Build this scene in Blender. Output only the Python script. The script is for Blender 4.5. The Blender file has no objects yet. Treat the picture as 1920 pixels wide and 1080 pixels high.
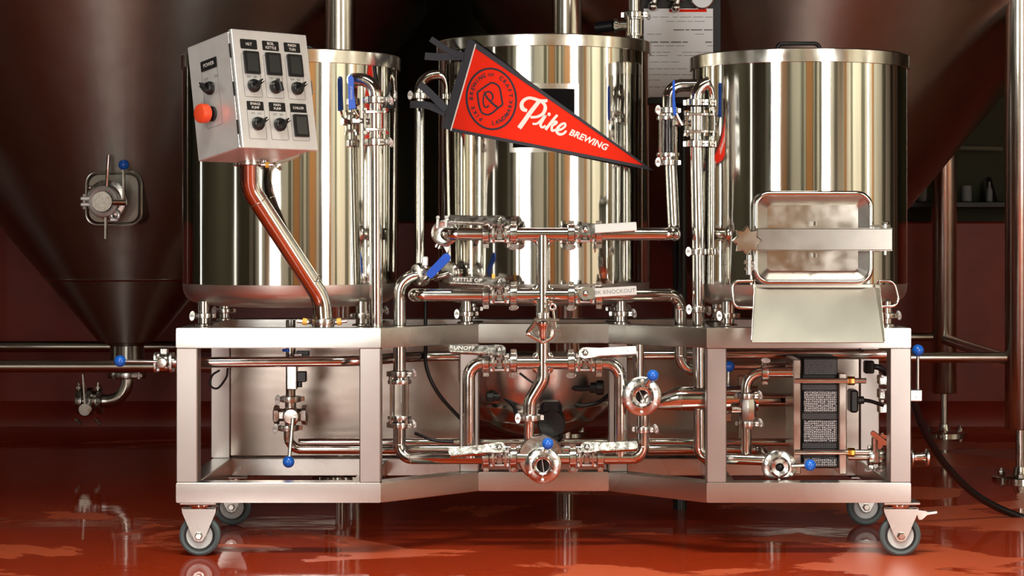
import bpy, bmesh, math, random
from mathutils import Vector, Matrix
random.seed(7)
PI = math.pi
scene = bpy.context.scene
C = scene.collection

# ------------------------------------------------------------------ camera
D = 6.0; FPX = 3750.0; VX = 1030.0; VY = 434.0; ZC = 0.98
cam_d = bpy.data.cameras.new('camera'); cam = bpy.data.objects.new('camera', cam_d); C.objects.link(cam)
cam.location = (0, -D, ZC); cam.rotation_euler = (PI/2, 0, 0)
cam_d.sensor_width = 36; cam_d.lens = 36*FPX/1920
cam_d.shift_x = -(VX-960)/1920; cam_d.shift_y = -(540-VY)/1920
cam_d.clip_end = 60
scene.camera = cam
scene.view_settings.view_transform = 'Standard'; scene.view_settings.look = 'None'
scene.view_settings.gamma = 1; scene.view_settings.use_curve_mapping = False
scene.view_settings.exposure = 0.0

# ------------------------------------------------------------------ world and lamps
w = bpy.data.worlds.new('world'); scene.world = w; w.use_nodes = True
w.node_tree.nodes['Background'].inputs[0].default_value = (0.9, 0.8, 0.62, 1)
w.node_tree.nodes['Background'].inputs[1].default_value = 0.03
def area(name, loc, target, sx, sy, power, col=(1, 1, 1), spread=180):
    l = bpy.data.lights.new(name, 'AREA'); l.shape = 'RECTANGLE'; l.size = sx; l.size_y = sy
    l.energy = power; l.color = col; l.spread = math.radians(spread)
    o = bpy.data.objects.new(name, l); C.objects.link(o); o.location = loc
    d = Vector(target)-Vector(loc); o.rotation_euler = d.to_track_quat('-Z', 'Y').to_euler()
    return o
area('softbox_lamp', (-1.35, -3.3, 1.37), (-0.2, 0.3, 1.27), 0.62, 1.95, 52, (1, 0.98, 0.94))
area('softbox_lamp', (1.85, -2.6, 1.22), (0.3, 0.3, 1.12), 0.42, 2.15, 40, (1, 0.98, 0.94))
LC = (1, 0.97, 0.84)
area('added_fill_lamp', (0.2, -2.9, 4.8), (0.2, -1.3, 0), 3.2, 0.5, 55, LC, 60)  # unseen lamp added to brighten the floor in front of the cart
for x, pw in ((-4.5, 50), (0.0, 80), (4.5, 120)): area('added_fill_lamp', (x, -6.6, 4.8), (x, -9.4, 1.6), 2.2, 0.4, pw, LC, 110)  # unseen lamps added to wash the front wall
for y, pw in ((-5.4, 220), (-2.0, 160)): area('added_fill_lamp', (5.6, y, 4.8), (8.0, y, 1.6), 0.4, 2.2, pw, LC, 100)  # unseen lamps added to brighten the right wall mirrored in the kettles
area('added_fill_lamp', (-5.8, -2.6, 4.8), (-8.0, -2.6, 1.4), 0.4, 2.2, 40, LC, 100)  # unseen lamp added to wash the left wall

# ------------------------------------------------------------------ helpers
def P(px, py, y=0.0):
    k = (D+y)/FPX
    return Vector(((px-VX)*k, y, ZC-(py-VY)*k))
def S(px, y=0.0): return px*(D+y)/FPX

def AX(o, d, x=None):
    """matrix with local z along d, local x near x"""
    z = Vector(d).normalized()
    x = Vector(x) if x is not None else (Vector((1, 0, 0)) if abs(z.x) < 0.9 else Vector((0, 0, 1)))
    y = z.cross(x).normalized(); x = y.cross(z)
    m = Matrix((x, y, z)).transposed().to_4x4(); m.translation = Vector(o)
    return m

class MB:
    def __init__(s): s.v = []; s.f = []
    def add(s, vs, fs, M=None):
        b = len(s.v)
        s.v += [(M @ Vector(p)) if M is not None else Vector(p) for p in vs]
        s.f += [[i+b for i in f] for f in fs]; return s
    def box(s, c, d, M=None, ch=0.0):
        hx, hy, hz = d[0]/2, d[1]/2, d[2]/2
        if ch <= 0:
            vs = [(c[0]+i*hx, c[1]+j*hy, c[2]+k*hz) for i in (-1, 1) for j in (-1, 1) for k in (-1, 1)]
            return s.add(vs, [(0, 1, 3, 2), (4, 6, 7, 5), (0, 4, 5, 1), (2, 3, 7, 6), (0, 2, 6, 4), (1, 5, 7, 3)], M)
        poly = [(-hx+ch, -hy), (hx-ch, -hy), (hx, -hy+ch), (hx, hy-ch), (hx-ch, hy), (-hx+ch, hy), (-hx, hy-ch), (-hx, -hy+ch)]
        ins = [(-hx+ch, -hy+ch), (hx-ch, -hy+ch), (hx-ch, -hy+ch), (hx-ch, hy-ch), (hx-ch, hy-ch), (-hx+ch, hy-ch), (-hx+ch, hy-ch), (-hx+ch, -hy+ch)]
        vs = []
        for zz, pl in ((-hz, ins), (-hz+ch, poly), (hz-ch, poly), (hz, ins)):
            vs += [(c[0]+p[0], c[1]+p[1], c[2]+zz) for p in pl]
        fs = []
        for r in range(3):
            for i in range(8):
                j = (i+1) % 8; fs.append((r*8+i, r*8+j, (r+1)*8+j, (r+1)*8+i))
        fs.append(tuple(range(7, -1, -1))); fs.append(tuple(range(24, 32)))
        return s.add(vs, fs, M)
    def prism(s, poly, h, M=None, z0=0.0, ch=0.0):
        n = len(poly)
        if ch > 0:
            cx = sum(p[0] for p in poly)/n; cy = sum(p[1] for p in poly)/n
            ins = []
            for p in poly:
                dx, dy = p[0]-cx, p[1]-cy; L = max(math.hypot(dx, dy), 1e-6)
                ins.append((p[0]-dx/L*ch, p[1]-dy/L*ch))
            rows = [(z0, ins), (z0+ch, poly), (z0+h-ch, poly), (z0+h, ins)]
        else:
            rows = [(z0, poly), (z0+h, poly)]
        vs = [(p[0], p[1], zz) for zz, pl in rows for p in pl]; fs = []
        for r in range(len(rows)-1):
            for i in range(n):
                j = (i+1) % n; fs.append((r*n+i, r*n+j, (r+1)*n+j, (r+1)*n+i))
        m = (len(rows)-1)*n
        fs.append(tuple(range(n-1, -1, -1))); fs.append(tuple(range(m, m+n)))
        return s.add(vs, fs, M)
    def lathe(s, prof, M=None, seg=24, closed=False):
        vs = []; fs = []
        for r, z in prof:
            for i in range(seg):
                a = 2*PI*i/seg; vs.append((r*math.cos(a), r*math.sin(a), z))
        n = len(prof)
        for k in range(n if closed else n-1):
            k2 = (k+1) % n
            for i in range(seg):
                j = (i+1) % seg; fs.append((k*seg+i, k*seg+j, k2*seg+j, k2*seg+i))
        if not closed:
            if prof[0][0] > 1e-5: fs.append(tuple(range(seg-1, -1, -1)))
            if prof[-1][0] > 1e-5: fs.append(tuple(range((n-1)*seg, n*seg)))
        return s.add(vs, fs, M)
    def cyl(s, a, b, r, seg=16, ch=0.0):
        a = Vector(a); b = Vector(b); L = (b-a).length
        pr = [(r, 0), (r, L)] if ch <= 0 else [(r-ch, 0), (r, ch), (r, L-ch), (r-ch, L)]
        return s.lathe(pr, AX(a, b-a), seg)
    def ball(s, c, r, seg=20, sc=(1, 1, 1)):
        rings = seg//2
        pr = [(max(r*math.sin(PI*i/rings), 1e-6), -r*math.cos(PI*i/rings)) for i in range(rings+1)]
        return s.lathe(pr, Matrix.Translation(Vector(c)) @ Matrix.Diagonal((*sc, 1)), seg)
    def tube(s, pts, r, seg=14, cap=True, rx=None):
        pts = [Vector(p) for p in pts]; n = len(pts)
        rs = r if isinstance(r, (list, tuple)) else [r]*n
        ts = []
        for i in range(n):
            t = (pts[min(i+1, n-1)]-pts[max(i-1, 0)]); ts.append(t.normalized())
        u = ts[0].orthogonal().normalized(); vs = []; fs = []
        for i in range(n):
            u = (u-ts[i]*u.dot(ts[i])).normalized(); wv = ts[i].cross(u)
            for k in range(seg):
                a = 2*PI*k/seg; vs.append(pts[i]+(u*math.cos(a)+wv*math.sin(a))*rs[i])
        for i in range(n-1):
            for k in range(seg):
                j = (k+1) % seg; fs.append((i*seg+k, i*seg+j, (i+1)*seg+j, (i+1)*seg+k))
        if cap: fs.append(tuple(range(seg-1, -1, -1))); fs.append(tuple(range((n-1)*seg, n*seg)))
        return s.add(vs, fs)
    def torus(s, M, R, r, seg=28, ms=10):
        pr = [(R+r*math.cos(2*PI*i/ms), r*math.sin(2*PI*i/ms)) for i in range(ms)]
        return s.lathe(pr, M, seg, closed=True)

def fillet(pts, rad, n=7):
    pts = [Vector(p) for p in pts]; out = [pts[0]]
    for i in range(1, len(pts)-1):
        a = pts[i-1]-pts[i]; b = pts[i+1]-pts[i]; la, lb = a.length, b.length
        a.normalize(); b.normalize(); ang = a.angle(b)
        if ang > PI-0.02: out.append(pts[i]); continue
        d = min(rad/math.tan(ang/2), la*0.49 if i > 1 else la*.98, lb*0.49 if i < len(pts)-2 else lb*.98)
        rr = d*math.tan(ang/2); cen = pts[i]+(a+b).normalized()*(rr/math.sin(ang/2))
        p0 = pts[i]+a*d-cen; p1 = pts[i]+b*d-cen; th = p0.angle(p1)
        for k in range(n+1):
            t = k/n; out.append(cen+(p0*math.sin((1-t)*th)+p1*math.sin(t*th))/math.sin(th))
    out.append(pts[-1]); return out
def smooth(pts, n=8):
    """Catmull-Rom through the points"""
    p = [Vector(q) for q in pts]; p = [p[0]*2-p[1]]+p+[p[-1]*2-p[-2]]; out = []
    for i in range(1, len(p)-2):
        for k in range(n):
            t = k/n; a, b, c, d = p[i-1], p[i], p[i+1], p[i+2]
            out.append(0.5*((2*b)+(c-a)*t+(2*a-5*b+4*c-d)*t*t+(3*b-a-3*c+d)*t**3))
    out.append(p[-2]); return out
def rrect(w, h, r, n=5):
    out = []
    for cx, cy, a0 in ((w/2-r, h/2-r, 0), (-w/2+r, h/2-r, PI/2), (-w/2+r, -h/2+r, PI), (w/2-r, -h/2+r, 3*PI/2)):
        for k in range(n+1):
            a = a0+PI/2*k/n; out.append((cx+r*math.cos(a), cy+r*math.sin(a)))
    return out

ORG = {}
def mesh_of(mb, name, off=None, sharp=35):
    me = bpy.data.meshes.new(name)
    vs = [(v-off) if off is not None else v for v in mb.v]
    me.from_pydata([tuple(v) for v in vs], [], mb.f); me.update()
    bm = bmesh.new(); bm.from_mesh(me)
    bmesh.ops.remove_doubles(bm, verts=bm.verts, dist=1e-6)
    bmesh.ops.recalc_face_normals(bm, faces=bm.faces); bm.to_mesh(me); bm.free()
    me.shade_smooth(); me.set_sharp_from_angle(angle=math.radians(sharp))
    return me
def build(name, mb, m, parent=None, label=None, sharp=35):
    off = None; p = parent
    if p is not None: off = ORG.get(p)
    me = mesh_of(mb, name, off, sharp); me.materials.append(M[m])
    o = bpy.data.objects.new(name, me); C.objects.link(o)
    if parent is not None: o.parent = parent
    ORG[o] = off if off is not None else None
    if label: o['label'] = label
    return o
def tag(o, label, cat, group=None):
    o['label'] = label; o['category'] = cat
    if group: o['group'] = group
    return o
def thing(name, label, cat, loc=(0, 0, 0), group=None, local=None):
    """Empty at a thing's base; local=matrix -> parts are given in local coordinates, else in world coordinates"""
    o = bpy.data.objects.new(name, None); C.objects.link(o); o.empty_display_size = 0.05
    if local is not None: o.matrix_world = local; ORG[o] = None
    else: o.location = loc; ORG[o] = Vector(loc)
    return tag(o, label, cat, group)
def struct(name, mb, m, parent=None):
    o = build(name, mb, m, parent)
    if parent is None: o['kind'] = 'structure'
    return o
CACHE = {}
def inst(name, key, fn, m, parent, Mx=None, label=None):
    """a part whose mesh data is shared; Mx is given in the coordinates of the thing's parts"""
    if (key, m) not in CACHE:
        mb = MB(); fn(mb); me = mesh_of(mb, name); me.materials.append(M[m]); CACHE[(key, m)] = me
    o = bpy.data.objects.new(name, CACHE[(key, m)]); C.objects.link(o); o.parent = parent
    Mx = Mx.copy() if Mx is not None else Matrix.Identity(4)
    off = ORG.get(parent)
    if off is not None: Mx.translation -= off
    ORG[o] = None
    o.matrix_local = Mx
    if label: o['label'] = label
    return o
def text_mesh(txt, size, extrude=0.0, bold=0.0, align='CENTER', shear=0.0, spacing=1.0):
    cu = bpy.data.curves.new('lettering', 'FONT'); cu.body = txt; cu.size = size; cu.extrude = extrude
    cu.offset = bold; cu.align_x = align; cu.align_y = 'CENTER'; cu.shear = shear; cu.space_character = spacing
    cu.resolution_u = 3
    o = bpy.data.objects.new('lettering', cu); C.objects.link(o)
    dg = bpy.context.evaluated_depsgraph_get(); ev = o.evaluated_get(dg)
    me = bpy.data.meshes.new_from_object(ev)
    mb = MB(); mb.v = [v.co.copy() for v in me.vertices]; mb.f = [list(p.vertices) for p in me.polygons]
    bpy.data.objects.remove(o); bpy.data.meshes.remove(me); bpy.data.curves.remove(cu)
    return mb
def xform(mb, Mx):
    mb.v = [Mx @ v for v in mb.v]; return mb

# ------------------------------------------------------------------ materials
M = {}
def mat(name, col, rough=0.5, metal=0.0, coat=0.0, spec=0.5, trans=0.0, ior=1.45, rvar=0.0, rscale=(8, 8, 8), cvar=0.0,
        bump=0.0, bscale=(60, 60, 60), bdist=0.002, aniso=0.0, emit=None):
    m = bpy.data.materials.new(name); m.use_nodes = True; nt = m.node_tree; b = nt.nodes['Principled BSDF']
    b.inputs['Base Color'].default_value = (*col, 1); b.inputs['Roughness'].default_value = rough
    b.inputs['Metallic'].default_value = metal; b.inputs['Coat Weight'].default_value = coat; b.inputs['Coat Roughness'].default_value = 0.08
    b.inputs['Specular IOR Level'].default_value = spec; b.inputs['Transmission Weight'].default_value = trans; b.inputs['IOR'].default_value = ior
    tc = nt.nodes.new('ShaderNodeTexCoord')
    def noise(scale, detail=4):
        mp = nt.nodes.new('ShaderNodeMapping'); mp.inputs['Scale'].default_value = scale
        n = nt.nodes.new('ShaderNodeTexNoise'); n.inputs['Scale'].default_value = 1; n.inputs['Detail'].default_value = detail
        nt.links.new(tc.outputs['Object'], mp.inputs[0]); nt.links.new(mp.outputs[0], n.inputs['Vector']); return n
    def rng(src, a, c):
        r = nt.nodes.new('ShaderNodeMapRange'); r.inputs['From Min'].default_value = 0.3; r.inputs['From Max'].default_value = 0.7
        r.inputs['To Min'].default_value = a; r.inputs['To Max'].default_value = c; nt.links.new(src, r.inputs[0]); return r
    if rvar or cvar:
        n = noise(rscale)
        if rvar: nt.links.new(rng(n.outputs['Fac'], max(rough-rvar, 0.01), rough+rvar).outputs[0], b.inputs['Roughness'])
        if cvar:
            mx = nt.nodes.new('ShaderNodeMix'); mx.data_type = 'RGBA'
            mx.inputs[6].default_value = (*[c*(1-cvar) for c in col], 1); mx.inputs[7].default_value = (*[min(1, c*(1+cvar)) for c in col], 1)
            n2 = noise(tuple(v*1.7 for v in rscale), 6)
            nt.links.new(rng(n2.outputs['Fac'], 0, 1).outputs[0], mx.inputs[0]); nt.links.new(mx.outputs[2], b.inputs['Base Color'])
    if bump:
        n = noise(bscale, 3); bp = nt.nodes.new('ShaderNodeBump'); bp.inputs['Strength'].default_value = bump; bp.inputs['Distance'].default_value = bdist
        nt.links.new(n.outputs['Fac'], bp.inputs['Height']); nt.links.new(bp.outputs[0], b.inputs['Normal'])
    if aniso:
        tg = nt.nodes.new('ShaderNodeTangent'); tg.direction_type = 'RADIAL'; tg.axis = 'Z'
        nt.links.new(tg.outputs[0], b.inputs['Tangent']); b.inputs['Anisotropic'].default_value = aniso; b.inputs['Anisotropic Rotation'].default_value = 0.25
    if emit: b.inputs['Emission Color'].default_value = (*emit[0], 1); b.inputs['Emission Strength'].default_value = emit[1]
    M[name] = m; return m
mat('kettle_steel', (0.67, 0.655, 0.60), 0.07, 1, rvar=0.03, rscale=(25, 25, 2), bump=0.25, bscale=(9, 9, 0.7), bdist=0.0012)
mat('lid_steel', (0.66, 0.63, 0.57), 0.2, 1, rvar=0.06, rscale=(20, 20, 20))
mat('post_steel_dimmed', (0.43, 0.395, 0.37), 0.38, 1, rvar=0.05, rscale=(3, 3, 3), cvar=0.05, bump=0.05, bscale=(120, 120, 10), bdist=0.0006)  # base darkened to stand in for the posts' dimmer reflections
mat('satin_steel', (0.62, 0.60, 0.55), 0.40, 1, rvar=0.05, rscale=(6, 6, 6))
mat('frame_steel', (0.54, 0.53, 0.495), 0.27, 1, rvar=0.04, rscale=(3, 3, 3), cvar=0.03, bump=0.06, bscale=(14, 14, 160), bdist=0.0006)
mat('pipe_steel', (0.61, 0.595, 0.55), 0.13, 1, rvar=0.05, rscale=(20, 20, 20))
mat('cast_steel', (0.57, 0.555, 0.52), 0.22, 1, rvar=0.08, rscale=(70, 70, 70), bump=0.25, bscale=(220, 220, 220), bdist=0.001)
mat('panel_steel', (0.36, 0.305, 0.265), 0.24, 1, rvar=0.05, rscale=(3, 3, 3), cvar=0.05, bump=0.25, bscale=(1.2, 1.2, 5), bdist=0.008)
mat('tank_steel', (0.46, 0.455, 0.41), 0.37, 1, rvar=0.02, rscale=(14, 14, 0.4), cvar=0.03, aniso=0.9)
mat('leg_steel', (0.64, 0.62, 0.55), 0.22, 1, rvar=0.05)
mat('box_steel', (0.80, 0.80, 0.78), 0.38, 0.6, rvar=0.07, rscale=(12, 12, 12), cvar=0.05)
mat('door_steel', (0.37, 0.35, 0.315), 0.3, 1, rvar=0.03, rscale=(14, 14, 14), cvar=0.05)
mat('bowl_steel', (0.62, 0.59, 0.53), 0.3, 1, rvar=0.08, rscale=(4, 4, 4))
mat('chute_steel', (0.50, 0.48, 0.42), 0.34, 1, rvar=0.02, rscale=(9, 9, 3), cvar=0.03)
mat('plate_black', (0.004, 0.004, 0.004), 0.6, spec=0.05)
mat('white_steel', (0.76, 0.76, 0.75), 0.35, 0.6)
mat('blue_plastic', (0.01, 0.13, 0.62), 0.22, coat=0.4)
mat('blue_vinyl', (0.01, 0.10, 0.62), 0.42)
mat('black_plastic', (0.008, 0.008, 0.008), 0.35)
mat('black_rubber', (0.006, 0.006, 0.007), 0.4)
mat('display_glass', (0.03, 0.033, 0.032), 0.12, coat=0.6)
mat('red_plastic', (0.80, 0.075, 0.02), 0.4)
mat('red_felt', (0.85, 0.032, 0.012), 0.9, bump=0.35, bscale=(900, 900, 900), bdist=0.0006, spec=0.1)
mat('charcoal_felt', (0.055, 0.058, 0.068), 0.92, bump=0.4, bscale=(800, 800, 800), bdist=0.0006, spec=0.1)
mat('white_print', (0.85, 0.83, 0.78), 0.8)
mat('dark_print', (0.03, 0.03, 0.045), 0.8)
mat('black_print', (0.006, 0.006, 0.006), 0.4)
mat('grey_print', (0.2, 0.2, 0.2), 0.6)
mat('tyre_grey', (0.085, 0.115, 0.12), 0.55, bump=0.1)
mat('hub_grey', (0.52, 0.54, 0.53), 0.45)
mat('brass', (0.72, 0.42, 0.08), 0.28, 1)
mat('copper_brass', (0.60, 0.27, 0.08), 0.3, 1)
mat('gasket_yellow', (0.75, 0.48, 0.08), 0.45)
mat('clear_glass', (0.95, 0.97, 0.96), 0.03, trans=1.0, ior=1.3)
mat('paper', (0.93, 0.95, 0.97), 0.85)
mat('black_board', (0.012, 0.011, 0.011), 0.4)
mat('motor_black', (0.006, 0.006, 0.007), 0.3, bump=0.5, bscale=(60, 60, 60), bdist=0.002)
mat('concrete_green', (0.030, 0.033, 0.012), 0.75, cvar=0.3, rscale=(1.2, 1.2, 1.2))
mat('dark_wall', (0.008, 0.008, 0.007), 0.8)
mat('wainscot_red', (0.22, 0.022, 0.012), 0.4, cvar=0.25, rscale=(2, 2, 2))
mat('tan_wall', (0.56, 0.55, 0.45), 0.85, cvar=0.1, rscale=(1, 1, 1))
mat('olive_wall', (0.12, 0.12, 0.08), 0.85)
mat('wood_door', (0.40, 0.20, 0.07), 0.5, cvar=0.2, rscale=(10, 10, 1))
mat('ceiling_paint', (0.12, 0.115, 0.10), 0.9)
mat('window_pane', (0.8, 0.8, 0.75), 0.5, emit=((1, 0.97, 0.9), 2.2))  # emission added to put bright stripes into the kettle reflections
mat('dim_grey', (0.18, 0.19, 0.19), 0.6)
# sleeve netting of the plate chiller: pale plates seen through a black hexagonal net
def net_mat(name, pale):
    m = bpy.data.materials.new(name); m.use_nodes = True; nt = m.node_tree; b = nt.nodes['Principled BSDF']
    tc = nt.nodes.new('ShaderNodeTexCoord'); mp = nt.nodes.new('ShaderNodeMapping'); mp.inputs['Scale'].default_value = (165, 165, 150)
    v = nt.nodes.new('ShaderNodeTexVoronoi'); v.feature = 'DISTANCE_TO_EDGE'; v.inputs['Scale'].default_value = 1; v.inputs['Randomness'].default_value = 0.4
    r = nt.nodes.new('ShaderNodeMapRange'); r.inputs['From Min'].default_value = 0.12; r.inputs['From Max'].default_value = 0.2
    mx = nt.nodes.new('ShaderNodeMix'); mx.data_type = 'RGBA'; mx.inputs[6].default_value = (0.01, 0.01, 0.011, 1); mx.inputs[7].default_value = (*pale, 1)
    nt.links.new(tc.outputs['Object'], mp.inputs[0]); nt.links.new(mp.outputs[0], v.inputs['Vector']); nt.links.new(v.outputs['Distance'], r.inputs[0])
    nt.links.new(r.outputs[0], mx.inputs[0]); nt.links.new(mx.outputs[2], b.inputs['Base Color']); b.inputs['Roughness'].default_value = 0.4
    M[name] = m
net_mat('pale_net', (0.5, 0.5, 0.5)); net_mat('dark_net', (0.05, 0.05, 0.052))
# wet red floor: glossy water film with drier, paler islands
def floor_mat():
    m = bpy.data.materials.new('wet_red_floor'); m.use_nodes = True; nt = m.node_tree; b = nt.nodes['Principled BSDF']
    tc = nt.nodes.new('ShaderNodeTexCoord')
    def noise(sc, det, dis=0.0):
        mp = nt.nodes.new('ShaderNodeMapping'); mp.inputs['Scale'].default_value = sc; n = nt.nodes.new('ShaderNodeTexNoise')
        n.inputs['Scale'].default_value = 1; n.inputs['Detail'].default_value = det; n.inputs['Distortion'].default_value = dis
        nt.links.new(tc.outputs['Object'], mp.inputs[0]); nt.links.new(mp.outputs[0], n.inputs['Vector']); return n
    def rng(src, a0, a1, c0, c1):
        r = nt.nodes.new('ShaderNodeMapRange'); r.interpolation_type = 'SMOOTHSTEP'
        for k, v in zip(('From Min', 'From Max', 'To Min', 'To Max'), (a0, a1, c0, c1)): r.inputs[k].default_value = v
        nt.links.new(src, r.inputs[0]); return r
    big = noise((1.5, 1.9, 1), 6, 0.6)
    sx = nt.nodes.new('ShaderNodeSeparateXYZ'); nt.links.new(tc.outputs['Object'], sx.inputs[0])
    grad = rng(sx.outputs['X'], -1.6, 1.6, -0.06, 0.06)
    ad = nt.nodes.new('ShaderNodeMath'); nt.links.new(big.outputs['Fac'], ad.inputs[0]); nt.links.new(grad.outputs[0], ad.inputs[1])
    dry = rng(ad.outputs[0], 0.535, 0.575, 0, 1)
    fine = noise((26, 26, 1), 5)
    wet = nt.nodes.new('ShaderNodeMix'); wet.data_type = 'RGBA'; wet.inputs[6].default_value = (0.29, 0.027, 0.007, 1); wet.inputs[7].default_value = (0.44, 0.043, 0.011, 1)
    nt.links.new(fine.outputs['Fac'], wet.inputs[0])
    mx = nt.nodes.new('ShaderNodeMix'); mx.data_type = 'RGBA'; mx.inputs[7].default_value = (0.56, 0.095, 0.035, 1)
    nt.links.new(wet.outputs[2], mx.inputs[6]); nt.links.new(dry.outputs[0], mx.inputs[0]); nt.links.new(mx.outputs[2], b.inputs['Base Color'])
    rr = rng(dry.outputs[0], 0, 1, 0.045, 0.33); nt.links.new(rr.outputs[0], b.inputs['Roughness'])
    bp = nt.nodes.new('ShaderNodeBump'); bp.inputs['Strength'].default_value = 0.25; bp.inputs['Distance'].default_value = 0.002
    rip = noise((5, 9, 1), 3); nt.links.new(rip.outputs['Fac'], bp.inputs['Height']); nt.links.new(bp.outputs[0], b.inputs['Normal'])
    b.inputs['IOR'].default_value = 1.33
    M['wet_red_floor'] = m
floor_mat()

# ------------------------------------------------------------------ the setting
YB = 4.2
struct('floor', MB().box((0, -2.4, -0.05), (16, 14, 0.1)), 'wet_red_floor')
wb = struct('wall_back', MB().box((0, YB+0.1, 3.1), (16, 0.2, 4.14)), 'concrete_green')
struct('trim_1', MB().box((0, YB+0.06, 0.52), (16, 0.24, 1.02), ch=0.01), 'wainscot_red')
mb = MB(); mb.prism([(0, 0), (-0.09, 0), (-0.085, 0.03), (-0.06, 0.08), (0, 0.12)], 16, Matrix(((0, 0, 1, -8), (1, 0, 0, YB-0.06), (0, 1, 0, 0), (0, 0, 0, 1))))
struct('baseboard_back', mb, 'wainscot_red')
struct('wall_left', MB().box((-8.05, -2.4, 2.55), (0.1, 14, 5.1)), 'olive_wall')
struct('wall_right', MB().box((8.05, -2.4, 2.55), (0.1, 14, 5.1)), 'tan_wall')
struct('wall_front', MB().box((0, -9.45, 2.55), (16, 0.1, 5.1)), 'tan_wall')
struct('ceiling', MB().box((0, -2.4, 5.15), (16, 14, 0.1)), 'ceiling_paint')
for i, (x, wd) in enumerate(((-3.4, 1.6), (1.4, 1.1), (4.6, 1.5))):
    d = struct('door_%d' % (i+1), MB().box((x, -9.37, 1.45), (wd, 0.06, 2.9), ch=0.008), 'wood_door')
    f = MB(); f.box((x-wd/2-0.06, -9.36, 1.5), (0.1, 0.1, 3.0)); f.box((x+wd/2+0.06, -9.36, 1.5), (0.1, 0.1, 3.0)); f.box((x, -9.36, 2.96), (wd+0.22, 0.1, 0.1))
    build('door_frame', f, 'olive_wall', d)
    inst('door_handle', 'dh', lambda m: m.cyl((0, 0, -0.15), (0, 0, 0.15), 0.015), 'leg_steel', d, Matrix.Translation((x+wd/2-0.15, -9.29, 1.05)))

# unseen pilasters and glowing windows added around the camera to stripe the kettle reflections
k = 3
for i, (x, wd) in enumerate(((-6.6, 0.5), (-2.2, 0.55), (0.2, 0.5), (2.5, 0.35), (3.4, 0.3), (6.6, 0.7))):
    k += 1; struct('trim_%d' % k, MB().box((x, -9.3, 2.5), (wd, 0.2, 5.0), ch=0.01), 'olive_wall')
for i, (y, wd) in enumerate(((-7.6, 0.5), (-5.9, 0.35), (-3.4, 0.6), (-1.6, 0.3), (0.4, 0.5), (2.2, 0.6), (3.5, 0.3))):
    k += 1; struct('trim_%d' % k, MB().box((7.9, y, 2.5), (0.2, wd, 5.0), ch=0.01), 'olive_wall' if i % 3 else 'wood_door')
for i, (x, y, ax) in enumerate(((-5.2, -9.36, 0), (-7.96, -5.2, 1), (-7.96, 1.6, 1), (7.96, -2.4, 1))):
    wd = (0.5, 0.35, 0.3, 0.4)[i]
    f = MB(); o = Vector((x, y, 2.0)); d_ = (lambda a, b: (a, b, 3.4)) if ax == 0 else (lambda a, b: (b, a, 3.4))
    for s_ in (-1, 1): f.box(o+(Vector((s_*(wd/2+0.04), 0, 0)) if ax == 0 else Vector((0, s_*(wd/2+0.04), 0))), d_(0.08, 0.1))
    for zz_ in (0.3, 3.7): f.box((x, y, zz_), (wd+0.16, 0.1, 0.08) if ax == 0 else (0.1, wd+0.16, 0.08))
    wn = struct('window_%d' % (i+1), f, 'leg_steel')
    build('pane', MB().box((x, y, 2.0), (wd, 0.03, 3.34) if ax == 0 else (0.03, wd, 3.34)), 'window_pane', wn)
# ------------------------------------------------------------------ shared fittings (local frames: z along the pipe)
PR = 0.0198
def clamp_mb(m, R=0.031, h=0.017, split=True):
    m.lathe([(R*0.72, -h*0.5), (R*0.86, -h*0.62), (R, -h*0.5), (R*1.02, 0), (R, h*0.5), (R*0.86, h*0.62), (R*0.72, h*0.5)], None, 28)
    for s in (-1, 1):       # hinge ears one side, bolt ears the other
        m.box((R*1.12, s*0.0065, 0), (R*0.42, 0.006, h), None, 0.0012)
        m.box((-R*1.1, s*0.005, 0), (R*0.36, 0.005, h), None, 0.0012)
    m.cyl((-R*1.15, -0.011, 0), (-R*1.15, 0.011, 0), 0.0028, 8)
    m.cyl((R*1.16, -0.024, 0), (R*1.16, 0.016, 0), 0.0026, 8)
def wing_mb(m):
    m.cyl((0, 0, 0), (0, 0, 0.012), 0.0055, 12)
    M0 = Matrix.Translation((0, 0, 0.013))
    m.prism([(0.017*math.cos(a)*1.0, 0.0085*math.sin(a)) for a in [2*PI*i/16 for i in range(16)]], 0.005, M0 @ Matrix.Rotation(0.5, 4, 'Y'), -0.002, 0.0012)
    m.prism([(0.012*math.cos(a), 0.006*math.sin(a)) for a in [2*PI*i/12 for i in range(12)]], 0.004, M0 @ Matrix.Rotation(-0.6, 4, 'Y'), 0.002, 0.001)
def clamp(parent, o, axis, ear, R=0.031, h=0.017, m='cast_steel', wing=True):
    c = inst('clamp', ('clamp', round(R, 4), round(h, 4)), lambda b: clamp_mb(b, R, h), m, parent, AX(o, axis, ear))
    if wing:
        inst('wing_nut', 'wing', wing_mb, 'white_steel', c, AX((R*1.16, 0.012, 0), (0.25, 1, 0), (0, 0, 1)))
    return c
def bolt_mb(m):
    m.lathe([(0.0055, 0), (0.0055, 0.004), (0.0045, 0.005), (0.0028, 0.0055), (0.0028, 0.009), (0.0, 0.0095)], None, 6)
def knob_ball(parent, c, r=0.018, name='lever_knob'):
    return inst(name, ('ball', r), lambda b: b.ball((0, 0, 0), r, 24), 'blue_plastic', parent, Matrix.Translation(Vector(c)), 'blue ball knob')

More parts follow.
